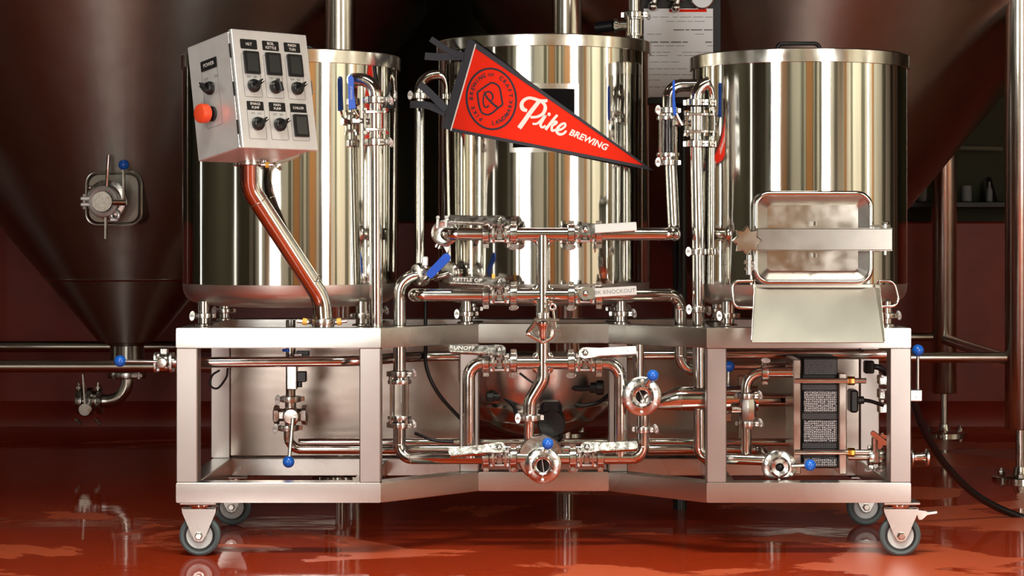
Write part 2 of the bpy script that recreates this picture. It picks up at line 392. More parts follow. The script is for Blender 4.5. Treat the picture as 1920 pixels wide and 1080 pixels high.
# ------------------------------------------------------------------ fermenters behind the cart
def leg_foot(t, x, y, ztop, r):
    l = build('leg', MB().lathe([(r*0.96, 0.20), (r, 0.205), (r, ztop)], Matrix.Translation((x, y, 0)), 40), 'leg_steel', t)
    build('leveling_stem', MB().lathe([(0.018, 0.0), (0.018, 0.19), (r*0.75, 0.195), (r*0.75, 0.205)], Matrix.Translation((x, y, 0.012)), 20), 'pipe_steel', l)
    f = MB(); f.lathe([(0.11, 0), (0.11, 0.012), (0.1, 0.016), (0.03, 0.02), (0.024, 0.05)], Matrix.Translation((x, y, 0.0)), 28)
    for a in (0.3, 2.4, 4.5): f.lathe([(0.014, 0.016), (0.014, 0.03), (0.007, 0.032), (0.007, 0.04)], Matrix.Translation((x+0.083*math.cos(a), y+0.083*math.sin(a), 0)), 8)
    build('foot_plate', f, 'pipe_steel', l)
def fermenter(label, cx, cy, hx, hy, zb, R=1.32, slope=0.825, legs=None, braces=()):
    t = thing('fermenter', label, 'tank', (cx, cy, 0))
    T = Matrix.Translation((cx, cy, 0)); zk = zb+(R-0.125)/slope
    build('cone', MB().lathe([(0.125, zb), (0.13, zb+0.006), (R-0.03, zk-0.036), (R-0.008, zk-0.008), (R, zk+0.02)], T, 128), 'tank_steel', t, sharp=50)
    build('shell', MB().lathe([(R, zk+0.021), (R, 3.0), (R*0.9, 3.25), (R*0.6, 3.4), (0, 3.45)], T, 128), 'tank_steel', t, sharp=50)
    build('weld_band', MB().lathe([(0.348, zb+0.270), (0.353, zb+0.2725), (0.357, zb+0.277), (0.355, zb+0.282)], T, 64, closed=True), 'leg_steel', t)
    n = build('outlet_neck', MB().lathe([(0.074, zb-0.13), (0.074, zb-0.02), (0.105, zb+0.005), (0.12, zb+0.006)], T, 48), 'tank_steel', t)
    for (x, y) in legs: leg_foot(t, x, y, 2.3, 0.06)
    for a, b, r in braces: build('brace', MB().cyl(a, b, r, 20), 'leg_steel', t)
    return t
LX, LY, LZB = -1.86, 2.81, 0.497
fermenter('huge dark conical steel fermenter behind the kettle with the control box', LX, LY, 1.0, 0.84, LZB,
          legs=[(-0.834, 1.97), (-2.9, 1.97), (-0.95, 3.65), (-2.9, 3.65)],
          braces=[((-2.9, 1.97, 0.442), (-0.834, 1.97, 0.442), 0.024), ((-2.9, 3.65, 0.424), (-0.95, 3.65, 0.424), 0.028), ((-0.834, 1.97, 0.44), (-0.95, 3.65, 0.43), 0.024)])
RX, RY = 0.97, 2.81
fermenter('huge conical steel fermenter behind the kettle with the rectangular hatch', RX, RY, 0.89, 0.84, LZB,
          legs=[(0.07, 1.9), (1.86, 1.9), (0.077, 3.65), (1.905, 3.65)],
          braces=[((0.07, 1.9, 0.482), (1.86, 1.9, 0.482), 0.021), ((1.86, 1.9, 0.46), (1.905, 3.65, 0.46), 0.026), ((0.077, 3.65, 0.47), (1.905, 3.65, 0.47), 0.021)])
# outlet below the left fermenter
t = thing('outlet_elbow', 'steel outlet elbow under the left fermenter cone', 'pipe', (LX, LY, 0.33))
zb = LZB-0.13
build('flange', MB().lathe([(0.06, 0), (0.082, -0.002), (0.086, 0.012), (0.082, 0.026), (0.06, 0.028)], Matrix.Translation((LX, LY, zb-0.03)), 36), 'cast_steel', t)
build('flange_clamp', MB().box((LX+0.06, LY-0.075, zb-0.016), (0.05, 0.03, 0.02), ch=0.003).cyl((LX+0.07, LY-0.09, zb-0.03), (LX+0.07, LY-0.09, zb), 0.007, 10), 'cast_steel', t)
zo = ZC-(752-VY)*(D+LY)/FPX
build('tube', MB().tube(fillet([(LX, LY, zb-0.03), (LX, LY, zo), (LX-0.1, LY, zo)], 0.09, 10), 0.028, 20), 'leg_steel', t)
xv = P(170, 752, LY).x
t = thing('butterfly_valve', 'dull steel butterfly valve with a thin upright lever below left fermenter', 'valve', (xv, LY, zo-0.06))
b = MB(); b.lathe([(0.03, -0.06), (0.055, -0.058), (0.06, -0.045), (0.058, -0.03), (0.04, -0.022), (0.045, -0.012), (0.06, -0.01), (0.06, 0.012), (0.045, 0.014), (0.04, 0.03), (0.055, 0.034), (0.058, 0.052), (0.03, 0.056), (0.028, 0.075)], AX((xv, LY, zo), (1, 0, 0)), 32)
build('valve_body', b, 'cast_steel', t)
c = MB(); c.lathe([(0.028, 0), (0.03, 0.004), (0.03, 0.03), (0.026, 0.034), (0, 0.035)], AX((xv-0.005, LY-0.058, zo-0.03), (0, -1, 0)), 28); build('hub', c, 'cast_steel', t)
build('lever', MB().cyl((xv-0.005, LY-0.085, zo-0.02), (xv-0.015, LY-0.085, zo+0.125), 0.006, 10), 'pipe_steel', t)
for s in (-0.045, 0.04):
    b = MB(); b.box((xv+s, LY-0.02, zo+0.062), (0.02, 0.05, 0.014), ch=0.003); b.cyl((xv+s, LY-0.04, zo+0.05), (xv+s, LY-0.04, zo+0.085), 0.006, 8); b.cyl((xv+s-0.01, LY-0.045, zo-0.075), (xv+s+0.015, LY-0.05, zo-0.1), 0.008, 8)
    build('clamp', b, 'cast_steel', t)
for s in (-0.012, 0.014): inst('bolt', 'bolt', bolt_mb, 'cast_steel', t, AX((xv+s, LY-0.055, zo+0.03), (0, -1, 0.4)) @ Matrix.Scale(1.6, 4))
# reinforcing pad and sample valve on the left fermenter cone
px_, py_ = 213, 372
yc = LY-0.72
t = thing('sample_port', 'rounded square steel pad welded on the left fermenter cone', 'plate', P(px_, py_+50, yc))
b = MB(); b.prism(rrect(S(102, yc), S(98, yc), S(22, yc)), 0.24, AX(P(px_, py_, yc), (0, 1, 0), (1, 0, 0)), 0, 0.012); build('pad', b, 'tank_steel', t)
b = MB(); o0 = P(px_, py_, yc-0.001); w_, h_ = S(104, yc), S(100, yc)
b.tube([o0+Vector((p[0], 0, p[1])) for p in rrect(w_, h_, S(22, yc), 8)]+[o0+Vector((w_/2, 0, h_/2-S(22, yc)))], 0.006, 8); build('weld_bead', b, 'tank_steel', t)
ys = yc-0.09
t = thing('sample_valve', 'bright steel sample valve with upright blue knob lever on left fermenter', 'valve', P(198, 372, ys))
o1 = P(200, 374, ys)
b = MB(); b.lathe([(0.05, 0.0), (0.058, 0.004), (0.06, 0.02), (0.078, 0.024), (0.08, 0.04), (0.076, 0.046), (0.05, 0.05), (0.045, 0.14)], AX(o1-Vector((0, 0.03, 0)), (0, 1, 0)), 36); build('valve_body', b, 'cast_steel', t)
b = MB(); b.torus(AX(P(193, 378, ys-0.04), (0, 1, 0)), 0.052, 0.011, 36, 8); q = P(193, 378, ys-0.04)
b.box((q.x-0.068, q.y, q.z+0.012), (0.04, 0.02, 0.014), ch=0.003); b.box((q.x-0.068, q.y, q.z-0.012), (0.04, 0.02, 0.014), ch=0.003); b.cyl(q+Vector((-0.075, 0, -0.03)), q+Vector((-0.075, 0, 0.03)), 0.006, 8)
build('clamp', b, 'white_steel', t)
build('end_cap', MB().lathe([(0.043, 0.02), (0.043, 0), (0.04, -0.003), (0, -0.0031)], AX(P(191, 378, ys-0.05), (0, 1, 0)), 28), 'cast_steel', t, None, 20)
build('drain_rod', MB().cyl(P(199, 405, ys-0.02), P(199, 448, ys-0.02), 0.007, 10), 'pipe_steel', t)
build('thin_rod', MB().tube(smooth([P(200, 357, ys-0.03), P(202, 320, ys-0.04), P(204, 290, ys-0.05)], 4), 0.007, 10), 'pipe_steel', t)
hb = build('lever_hub', MB().cyl(P(212, 379, ys-0.06), P(237, 379, ys-0.06), 0.014, 16, 0.002), 'pipe_steel', t)
build('lever', MB().cyl(P(232, 379, ys-0.06), P(232, 312, ys-0.06), 0.0065, 10), 'pipe_steel', t); knob_ball(t, P(232, 309, ys-0.06), 0.021)
b = MB(); b.torus(AX(P(216, 404, ys-0.03), (0.3, 1, 0)), 0.016, 0.006, 20, 8); b.box(P(214, 412, ys-0.03), (0.03, 0.012, 0.012), ch=0.002); build('wing_nut', b, 'white_steel', t)
b = MB(); b.cyl(P(168, 352, ys), P(170, 375, ys), 0.007, 8); b.ball(P(169, 352, ys), 0.013, 12); build('eye_bolt', b, 'cast_steel', t)

# ------------------------------------------------------------------ rolling frame
T_ = 0.064; ZT0, ZT1 = 0.630, 0.690; ZB0, ZB1 = 0.166, 0.226
frame = thing('cart_frame', 'square-tube stainless frame of the brewing cart on four casters', 'frame', (0, 0.35, 0.0))
outer = [(-1.12, 0), (-0.506, 0), (-0.222, 0.27), (0.186, 0.27), (0.472, 0), (1.085, 0)]
def off_path(pts, d):
    out = []
    for i, p in enumerate(pts):
        n = []
        for a, b in ((i-1, i), (i, i+1)):
            if 0 <= a and b < len(pts):
                t_ = (Vector(pts[b])-Vector(pts[a])).normalized(); n.append(Vector((-t_.y, t_.x)))
        m = sum(n, Vector((0, 0))).normalized(); k = d/max(m.dot(n[0]), 0.3); out.append((p[0]+m.x*k, p[1]+m.y*k))
    return out
inner = off_path(outer, T_)
for z0, z1, nm in ((ZT0, ZT1, 'top_rail'), (ZB0, ZB1, 'bottom_rail')):
    for i in range(5):
        g = 0.0004
        poly = [outer[i], outer[i+1], inner[i+1], inner[i]]
        build(nm, MB().prism(poly, z1-z0, None, z0, 0.003), 'frame_steel', frame)
    build(nm, MB().box((-0.0175, 0.684, (z0+z1)/2), (2.205, T_, z1-z0), ch=0.003), 'frame_steel', frame)
    for x in (-1.088, 1.053): build('side_rail', MB().box((x, 0.358, (z0+z1)/2), (T_, 0.586, z1-z0), ch=0.003), 'frame_steel', frame)
    for x in (-0.57, -0.25, 0.215, 0.535):
        y0 = 0.33 if abs(x) < 0.4 else 0.066
        build('cross_rail', MB().box((x, (y0+0.65)/2, (z0+z1)/2-0.002), (0.06, 0.65-y0, z1-z0-0.006), ch=0.003), 'frame_steel', frame)
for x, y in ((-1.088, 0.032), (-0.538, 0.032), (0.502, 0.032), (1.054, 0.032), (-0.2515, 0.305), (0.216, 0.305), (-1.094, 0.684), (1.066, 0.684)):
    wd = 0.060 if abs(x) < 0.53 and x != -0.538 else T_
    build('post', MB().box((x, y, (ZB1+ZT0)/2), (wd, wd, ZT0-ZB1+0.001), ch=0.003), 'post_steel_dimmed', frame)
# sheet panels between the rear posts, lipped tray edge
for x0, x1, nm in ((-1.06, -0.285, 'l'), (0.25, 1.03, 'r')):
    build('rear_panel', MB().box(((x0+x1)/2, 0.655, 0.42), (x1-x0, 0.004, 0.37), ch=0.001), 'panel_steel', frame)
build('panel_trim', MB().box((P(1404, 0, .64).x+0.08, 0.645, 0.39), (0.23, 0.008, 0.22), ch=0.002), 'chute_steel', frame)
# casters
def wheel_parts(c, wc):
    w_ = inst('wheel', 'tyre', lambda m: m.lathe([(0.046, -0.013), (0.055, -0.016), (0.0615, -0.011), (0.0625, 0), (0.0615, 0.011), (0.055, 0.016), (0.046, 0.013)], None, 48, closed=True), 'tyre_grey', c, AX(wc, (0, 1, 0)), 'grey rubber tyre')
    inst('wheel_ring', 'ring', lambda m: m.lathe([(0.038, -0.0135), (0.047, -0.0145), (0.047, 0.0145), (0.038, 0.0135)], None, 40, closed=True), 'black_rubber', w_)
    inst('wheel_hub', 'hub', lambda m: m.lathe([(0.0, -0.017), (0.02, -0.017), (0.024, -0.0125), (0.034, -0.0125), (0.0395, -0.015), (0.0395, 0.015), (0, 0.015)], None, 40), 'hub_grey', w_, None, 'pale grey plastic hub')
def caster(wc, side, brake):
    wc = Vector(wc); c = build('caster', MB().box((wc.x, wc.y, 0.162), (0.11, 0.085, 0.008), ch=0.002), 'frame_steel', frame)
    c2 = c
    build('swivel', MB().lathe([(0.034, 0.146), (0.036, 0.149), (0.036, 0.156), (0.03, 0.159)], Matrix.Translation((wc.x, wc.y, 0)), 28), 'pipe_steel', c2)
    f = MB()
    for s in (-1, 1):
        pl = [(-0.052, 0.084), (0.052, 0.084), (0.05, 0.07), (0.022, 0.004), (0.012, -0.013), (0, -0.017), (-0.012, -0.013), (-0.022, 0.004), (-0.05, 0.07)]
        f.prism(pl, 0.004, AX(wc+Vector((0, s*0.023-0.002, 0)), (0, 1, 0), (1, 0, 0)) @ Matrix.Diagonal((1, -1, 1, 1)), 0)
    f.box((wc.x, wc.y, wc.z+0.083), (0.1, 0.05, 0.004))
    build('fork', f, 'frame_steel', c2)
    a = MB(); a.cyl(wc+Vector((0, -0.032, 0)), wc+Vector((0, 0.032, 0)), 0.006, 12)
    a.lathe([(0.012, 0), (0.012, 0.006), (0.009, 0.008), (0.0, 0.008)], AX(wc+Vector((0, -0.026, 0)), (0, -1, 0)), 6); build('axle', a, 'pipe_steel', c2)
    if brake:
        b = MB(); b.prism([(0, 0.01), (0.055, 0.004), (0.062, 0.0), (0.09, 0.003), (0.09, -0.003), (0.06, -0.008), (0.045, -0.022), (0.035, -0.022), (0.03, -0.008), (0, -0.006)], 0.03, AX((wc.x+0.02, wc.y-0.015, wc.z+0.07), (0, 1, 0), (1, 0, 0)) @ Matrix.Diagonal((1, -1, 1, 1)))
        build('brake_lever', b, 'pipe_steel', c2)
    wheel_parts(c2, wc)
caster((-1.056, 0.05, 0.0625), -1, False); caster((1.06, 0.05, 0.0625), 1, True)
caster((-1.058, 0.68, 0.0625), -1, False); caster((1.055, 0.68, 0.0625), 1, False)
inst_plate = MB().box((1.03, 0.05, 0.157), (0.1, 0.09, 0.006))

# ------------------------------------------------------------------ the three kettles
def kettle(label, px, y, R, ztop, zband, handle):
    x = P(px, 0, y).x; t = thing('brew_kettle', label, 'kettle', (x, y, 0.69)); TM = Matrix.Translation((x, y, 0))
    build('shell', MB().lathe([(R, 0.818), (R, zband+0.02)], TM, 160), 'kettle_steel', t, sharp=60)
    build('bottom_head', MB().lathe([(0, 0.742), (R-0.12, 0.746), (R-0.055, 0.752), (R-0.03, 0.760), (R-0.012, 0.774), (R-0.003, 0.792), (R, 0.8175)], TM, 128), 'satin_steel', t, sharp=60)
    l = build('lid', MB().lathe([(R+0.001, zband), (R+0.006, zband+0.001), (R+0.0065, ztop-0.003), (R+0.004, ztop), (R-0.02, ztop+0.002), (R*0.5, ztop+0.006), (0, ztop+0.008)], TM, 128), 'lid_steel', t, sharp=40)
    if handle:
        hp, hw, hy = handle; xa = P(hp, 0, hy).x; h = 0.04
        pts = fillet([(xa-hw, hy, ztop-0.002), (xa-hw+0.008, hy, ztop+h), (xa+hw-0.008, hy, ztop+h), (xa+hw, hy, ztop-0.002)], 0.018, 6)
        build('lid_handle', MB().tube(pts, 0.0065, 12), 'motor_black', l, 'dark rod handle')
    for sx, sy in ((-1, -1), (1, -1), (-1, 1), (1, 1)):
        fx, fy = x+sx*0.243, y+sy*0.2
        f = build('foot', MB().lathe([(0.03, 0.6905), (0.03, 0.695), (0.019, 0.698), (0.019, 0.712), (0.025, 0.716), (0.025, 0.726), (0.019, 0.73), (0.019, 0.765)], Matrix.Translation((fx, fy, 0)), 24), 'pipe_steel', t)
        clamp(f, (fx, fy, 0.721), (0, 0, 1), (sx, -0.25, 0), 0.029, 0.014)
    return t, x
K1, x1 = kettle('left brew kettle of polished steel behind the tilted control box', 546, 0.35, 0.340, 1.532, 1.490, (566, 0.045, 0.42))
K2, x2 = kettle('tall middle brew kettle of polished steel behind the red pennant', 1020, 0.50, 0.343, 1.590, 1.552, None)
K3, x3 = kettle('right brew kettle of polished steel with a rectangular hatch door', 1498, 0.35, 0.340, 1.532, 1.490, (1497, 0.072, 0.30))

# name plate window on the middle kettle: curved frame with black plate
def curved_sheet(xc, yc, R, a0, a1, z0, z1, th, n=14):
    vs = []; fs = []
    for i in range(n+1):
        a = a0+(a1-a0)*i/n
        for r in (R, R+th):
            for z in (z0, z1): vs.append((xc+r*math.sin(a), yc-r*math.cos(a), z))
    for i in range(n):
        b = i*4; c = b+4
        fs += [(b, c, c+1, b+1), (b+2, b+3, c+3, c+2), (b, b+2, c+2, c), (b+1, c+1, c+3, b+3)]
    fs += [(0, 1, 3, 2), (n*4, n*4+2, n*4+3, n*4+1)]
    return vs, fs
def apx(px, xc, R, yc):     # angle on a kettle front for a pixel column
    return math.asin(max(-0.98, min(0.98, (P(px, 0, yc-R*0.95).x-xc)/R)))
zz = lambda py: P(0, py, 0.17).z
a0, a1 = apx(956, x2, 0.343, 0.5), apx(1084, x2, 0.343, 0.5)
b = MB(); b.add(*curved_sheet(x2, 0.5, 0.3445, a0, a1, zz(286), zz(157), 0.004)); pl = build('plate_frame', b, 'lid_steel', K2)
b = MB(); b.add(*curved_sheet(x2, 0.5, 0.3487, a0+0.035, a1-0.04, zz(277), zz(167), 0.0015)); build('black_plate', b, 'plate_black', pl, 'black plate in a steel frame')

# hatch of the right kettle
ht = build('hatch_collar', MB().prism(rrect(S(222), S(172), S(24)), 0.13, AX(P(1525, 447, -0.03), (0, 1, 0), (1, 0, 0)) @ Matrix.Diagonal((1, -1, 1, 1)), 0, 0.003), 'lid_steel', K3)
hy = -0.045
def hp(px, py, dy=0): return P(px, py, hy+dy)
ring = [hp(1525, 446)+Vector((p[0], 0, p[1])) for p in rrect(S(214), S(165), S(26), 8)]
dr = build('hatch_door', MB(), 'door_steel', K3) if False else None
b = MB(); ow, oh = S(206), S(158); iw, ih = S(152), S(106)
po = rrect(ow, oh, S(18), 4); pi = rrect(iw, ih, S(4), 4); n = len(po); ce = hp(1525, 446)
vs = [ce+Vector((p[0], -0.004, p[1])) for p in po]+[ce+Vector((p[0], 0.024, p[1])) for p in pi]+[ce+Vector((p[0], 0.012, p[1])) for p in po]+[ce+Vector((p[0], 0.034, p[1])) for p in pi]
fs = [(i, (i+1) % n, n+(i+1) % n, n+i) for i in range(n)]+[tuple(range(n, 2*n))]+[(2*n+i, 3*n+i, 3*n+(i+1) % n, 2*n+(i+1) % n) for i in range(n)]+[tuple(range(4*n-1, 3*n-1, -1))]+[(i, 2*n+i, 2*n+(i+1) % n, (i+1) % n) for i in range(n)]
dr = build('hatch_door', MB().add(vs, fs), 'door_steel', K3, 'dished rectangular hatch door', 20)
build('door_rim', MB().tube(ring+ring[:2], 0.008, 12), 'pipe_steel', dr)
barc = P(1546, 449, hy-0.03)
br = build('clamp_bar', MB().box((barc.x, barc.y, barc.z), (S(250), 0.022, S(40)), ch=0.002), 'door_steel', K3)
for s in (-1, 1): build('bar_lip', MB().box((barc.x, barc.y+0.012, barc.z+s*S(20)), (S(250), 0.036, 0.003)), 'lid_steel', br)
for (q, w_) in (((1528, 409), 0.03), ((1528, 469), 0.03)): build('bar_bracket', MB().box(P(q[0], q[1]+22 if q[1] < 420 else q[1], hy-0.012), (S(60), 0.03, 0.006)).cyl(P(q[0], q[1]+14, hy-0.03), P(q[0], q[1]+14-8, hy-0.03), 0.005, 10), 'pipe_steel', br)
sp = []
for i in range(16):
    a = 2*PI*i/16+PI/2; r = S(28) if i % 2 == 0 else S(20)
    sp.append((r*math.cos(a), r*math.sin(a)))
kn = build('star_knob', MB().prism(sp, 0.024, AX(P(1401, 451, hy-0.065), (0, 1, 0), (1, 0, 0)), 0, 0.004), 'lid_steel', K3, 'star-shaped clamp knob')
b = MB(); b.cyl(P(1401, 451, hy-0.045), P(1401, 451, hy+0.02), 0.011, 14); build('knob_spindle', b, 'pipe_steel', kn)
b = MB(); b.cyl(P(1405, 478, hy), P(1405, 515, hy), 0.009, 12); b.box(P(1405, 492, hy), (0.03, 0.016, 0.012), ch=0.002); b.box(P(1405, 504, hy), (0.03, 0.016, 0.008), ch=0.002); b.box(P(1412, 498, hy+0.03), (0.02, 0.06, 0.03), ch=0.002); build('latch', b, 'cast_steel', K3)
b = MB(); b.cyl(P(1660, 418, hy-0.02), P(1660, 478, hy-0.02), 0.006, 12); b.box(P(1648, 424, hy), (S(40), 0.03, 0.005)); b.box(P(1655, 467, hy), (S(30), 0.03, 0.005)); b.lathe([(0.012, 0), (0.012, 0.006), (0.008, 0.008), (0, 0.008)], AX(P(1660, 420, hy-0.02), (0, 0, 1)), 6); b.box(P(1640, 447, hy+0.04), (0.02, 0.09, S(50)), ch=0.002); build('hinge', b, 'pipe_steel', K3)
# grain chute hung below the hatch
ch = thing('grain_chute', 'open steel chute sloping out below the hatch of the right kettle', 'chute', P(1530, 643, -0.15))
TLp, TRp, BLp, BRp = P(1416, 536, -0.03), P(1642, 536, -0.03), P(1409, 642, -0.165), P(1657, 642, -0.165)
nrm = (TRp-TLp).cross(BLp-TLp).normalized()*0.003
if nrm.y < 0: nrm = -nrm
def quadslab(a, b_, c, d, n_): return MB().add([a, b_, c, d, a+n_, b_+n_, c+n_, d+n_], [(0, 1, 2, 3), (7, 6, 5, 4), (0, 4, 5, 1), (1, 5, 6, 2), (2, 6, 7, 3), (3, 7, 4, 0)])
build('slide', quadslab(TLp, TRp, BRp, BLp, nrm), 'chute_steel', ch)
for A, B, s in ((TLp, BLp, 1), (TRp, BRp, -1)):
    o_ = Vector((-0.006*s, -0.034, 0.02)); build('side_lip', quadslab(A, B, B+o_*0.45, A+o_, Vector((0.002*s, 0, 0))), 'lid_steel', ch)
build('hook_plate', MB().box(P(1529, 537, -0.028), (S(236), 0.012, S(10)), ch=0.002), 'chute_steel', ch)
for pts in ([(1412, 527), (1372, 527), (1376, 577), (1412, 577)], [(1645, 527), (1676, 527), (1688, 574), (1652, 575)]):
    build('side_handle', MB().tube(fillet([P(p[0], p[1], -0.05) for p in pts], 0.022, 6), 0.005, 12), 'pipe_steel', ch)
# ------------------------------------------------------------------ control box on its bent arm
tb = math.radians(9.5); e1 = Vector((math.cos(PI/4), math.sin(PI/4), 0)); dh = Vector((-math.cos(PI/4), math.sin(PI/4), 0))
up = dh*math.sin(tb)+Vector((0, 0, 1))*math.cos(tb); e2 = dh*math.cos(tb)-Vector((0, 0, 1))*math.sin(tb)
BW, BD, BH = 0.262, 0.205, 0.338
corner = P(427, 58, -0.33)-up*BH
BM = Matrix((e1, e2, up)).transposed().to_4x4(); BM.translation = corner
cb = thing('control_box', 'tilted brushed-steel control box with dials and a red stop button', 'control box', local=BM)
build('housing', MB().box((BW/2, BD/2, BH/2), (BW-0.004, BD, BH), ch=0.003), 'box_steel', cb)
door = build('door', MB().box((BW/2+0.003, -0.010, BH/2), (BW+0.006, 0.014, BH+0.006), ch=0.002), 'box_steel', cb)
g = MB(); g.box((0.004, -0.002, BH/2), (0.004, 0.005, BH*0.96))
for z in (0.06, 0.17, 0.28): g.cyl((0.0, -0.004, z-0.02), (0.0, -0.004, z+0.02), 0.004, 10)
build('hinge_seal', g, 'black_rubber', cb)
build('door_latch', MB().cyl((BW+0.004, 0.004, BH*0.55-0.012), (BW+0.018, 0.004, BH*0.55-0.012), 0.012, 16, 0.002).box((BW+0.012, -0.004, BH*0.55), (0.008, 0.012, 0.04), ch=0.001), 'cast_steel', cb)
FY = -0.0172
RF = Matrix(((1, 0, 0, 0), (0, 0, -1, FY), (0, 1, 0, 0), (0, 0, 0, 1)))          # face xy -> box xz, outwards -y
LF = Matrix(((0, 0, -1, 0.0015), (-1, 0, 0, 0), (0, 1, 0, 0), (0, 0, 0, 1)))       # left face: xy -> (-y, z), outwards -x
def rpos(u, v): return RF @ Matrix.Translation((u*BW, (1-v)*BH, 0))
def outline(w_, h_, r, th=0.0012):
    o = rrect(w_, h_, r, 4); i = rrect(w_-2*th, h_-2*th, max(r-th, 0.0005), 4); n = len(o)
    return [(p[0], p[1], 0.0006) for p in o]+[(p[0], p[1], 0.0006) for p in i]+[(p[0], p[1], 0) for p in o]+[(p[0], p[1], 0) for p in i], [(k, (k+1) % n, n+(k+1) % n, n+k) for k in range(n)]+[(2*n+k, k, (k+1) % n, 2*n+(k+1) % n) for k in range(n)]
def face_label(parent, Mx, txt, w_, h_, size):
    l = build('name_plate', MB().prism(rrect(w_, h_, 0.003), 0.0012, Mx), 'black_print', parent)
    lines = txt.split('\n'); k = len(lines)
    for i, s_ in enumerate(lines):
        tm = xform(text_mesh(s_, size, 0, 0.0), Mx @ Matrix.Translation((0, (k-1)/2*size*1.05-i*size*1.05, 0.0014))); build('lettering', tm, 'white_print', l)
def knob(parent, Mx, ang):
    k = inst('selector_knob', 'selk', lambda m: (m.lathe([(0.021, 0), (0.021, 0.008), (0.018, 0.01), (0.018, 0.016), (0.016, 0.018), (0, 0.018)], None, 24), m.box((0, 0.002, 0.026), (0.011, 0.040, 0.02), None, 0.002)), 'black_plastic', parent, Mx @ Matrix.Rotation(ang, 4, 'Z') @ Matrix.Scale(0.92, 4))
    inst('pointer', 'selp', lambda m: m.box((0, 0.016, 0.0365), (0.0025, 0.011, 0.001)), 'white_print', k)
def screen(parent, Mx, w_, h_):
    s_ = build('display', MB().prism(rrect(w_, h_, 0.003), 0.008, Mx, 0, 0.001), 'black_plastic', parent, 'black digital display')
    build('display_window', MB().prism(rrect(w_*0.74, h_*0.78, 0.002), 0.0015, Mx, 0.0078, 0.0004), 'display_glass', s_)
for u, txt in ((0.21, 'HLT'), (0.505, 'BOIL\nKETTLE'), (0.80, 'MASH\nTUN')):
    face_label(door, rpos(u, 0.115), txt, 0.058, 0.028, 0.0115); screen(door, rpos(u+0.01, 0.275), 0.052, 0.066)
    build('panel_line', MB().add(*outline(0.062, 0.125, 0.004), rpos(u, 0.385)), 'grey_print', door)
    knob(door, rpos(u+0.005, 0.475), -0.9 if u != 0.505 else 0.2)
    for k, s_ in enumerate(('OFF', 'ON')): build('lettering', xform(text_mesh(s_, 0.0085, 0), rpos(u-0.04+k*0.085, 0.398) @ Matrix.Translation((0, 0, 0.001))), 'grey_print', door)
for u, txt in ((0.215, 'SPARGE\nPUMP'), (0.51, 'MAIN\nPUMP'), (0.80, 'CHILLER')):
    face_label(door, rpos(u, 0.645), txt, 0.058, 0.026, 0.0105)
    build('panel_line', MB().add(*outline(0.062, 0.088, 0.004), rpos(u, 0.80)), 'grey_print', door)
    if u < 0.7:
        knob(door, rpos(u+0.005, 0.80), -0.95)
        for k, s_ in enumerate(('OFF', 'ON')): build('lettering', xform(text_mesh(s_, 0.0085, 0), rpos(u-0.04+k*0.085, 0.71) @ Matrix.Translation((0, 0, 0.001))), 'grey_print', door)
    else: screen(door, rpos(u+0.005, 0.80), 0.05, 0.066)
def lpos(u, v): return LF @ Matrix.Translation((-u*BD, (1-v)*BH, 0))
face_label(cb, lpos(0.52, 0.215), 'POWER', 0.078, 0.03, 0.015)
build('panel_line', MB().add(*outline(0.078, 0.195, 0.006), lpos(0.52, 0.465)), 'grey_print', cb)
knob(cb, lpos(0.53, 0.42), 0.75)
for k, s_ in enumerate(('OFF', 'ON')): build('lettering', xform(text_mesh(s_, 0.012, 0), lpos(0.62-k*0.24, 0.335) @ Matrix.Translation((0, 0, 0.001))), 'grey_print', cb)
sb = build('stop_button', MB().lathe([(0.014, 0), (0.014, 0.016), (0.026, 0.02), (0.0275, 0.024), (0.0275, 0.042), (0.025, 0.047), (0.018, 0.049), (0, 0.05)], lpos(0.55, 0.64), 32), 'red_plastic', cb, 'red mushroom stop button')
build('button_collar', MB().lathe([(0.022, 0), (0.022, 0.008), (0.015, 0.01), (0.015, 0.014)], lpos(0.55, 0.64), 24), 'black_plastic', sb)
# arm
arm = thing('support_arm', 'thick bent steel tube holding up the control box', 'pipe', P(604, 612, 0.03))
pA = [P(606, 608, 0.03), P(603, 560, 0.03), P(468, 352, -0.10), P(467, 262, -0.14)]
build('tube', MB().tube(fillet(pA, 0.10, 8), 0.0285, 28), 'pipe_steel', arm)
for q in (P(588, 526, 0.012), P(484, 377, -0.085)):
    ax = (P(603, 560, 0.03)-P(468, 352, -0.1)); build('weld_bead', MB().torus(AX(q, ax), 0.0285, 0.0016, 28, 6), 'lid_steel', arm)
build('base_ferrule', MB().lathe([(0.028, 0.692-0.69), (0.034, 0.003), (0.034, 0.012), (0.029, 0.018)], Matrix.Translation((P(606, 0, 0.03).x, 0.03, 0.69)), 28), 'pipe_steel', arm)
clamp(arm, Vector((P(606, 0, 0.03).x, 0.03, 0.708)), (0, 0, 1), (1, -0.3, 0), 0.038, 0.016, wing=False)
for s in (-1, 1):
    b = MB(); x0 = P(606, 0, 0.03).x; b.cyl((x0+s*0.04, 0.0, 0.708), (x0+s*0.075, 0.0, 0.712), 0.006, 10); build('clamp_bolt', b, 'cast_steel', arm)
    build('lock_nut', MB().cyl((x0+s*0.045, 0.0, 0.7085), (x0+s*0.058, 0.0, 0.7105), 0.0105, 12), 'gasket_yellow', arm)
clamp(arm, P(468, 306, -0.122), (0, 0.1, 1), (1, -0.3, 0), 0.037, 0.016, wing=False)
q = P(490, 309, -0.15); build('clamp_bolt', MB().cyl(q, q+Vector((0.035, 0, 0)), 0.0045, 10), 'cast_steel', arm)
build('lock_nut', MB().cyl(q+Vector((0.012, 0, 0)), q+Vector((0.023, 0, 0)), 0.009, 12), 'gasket_yellow', arm)
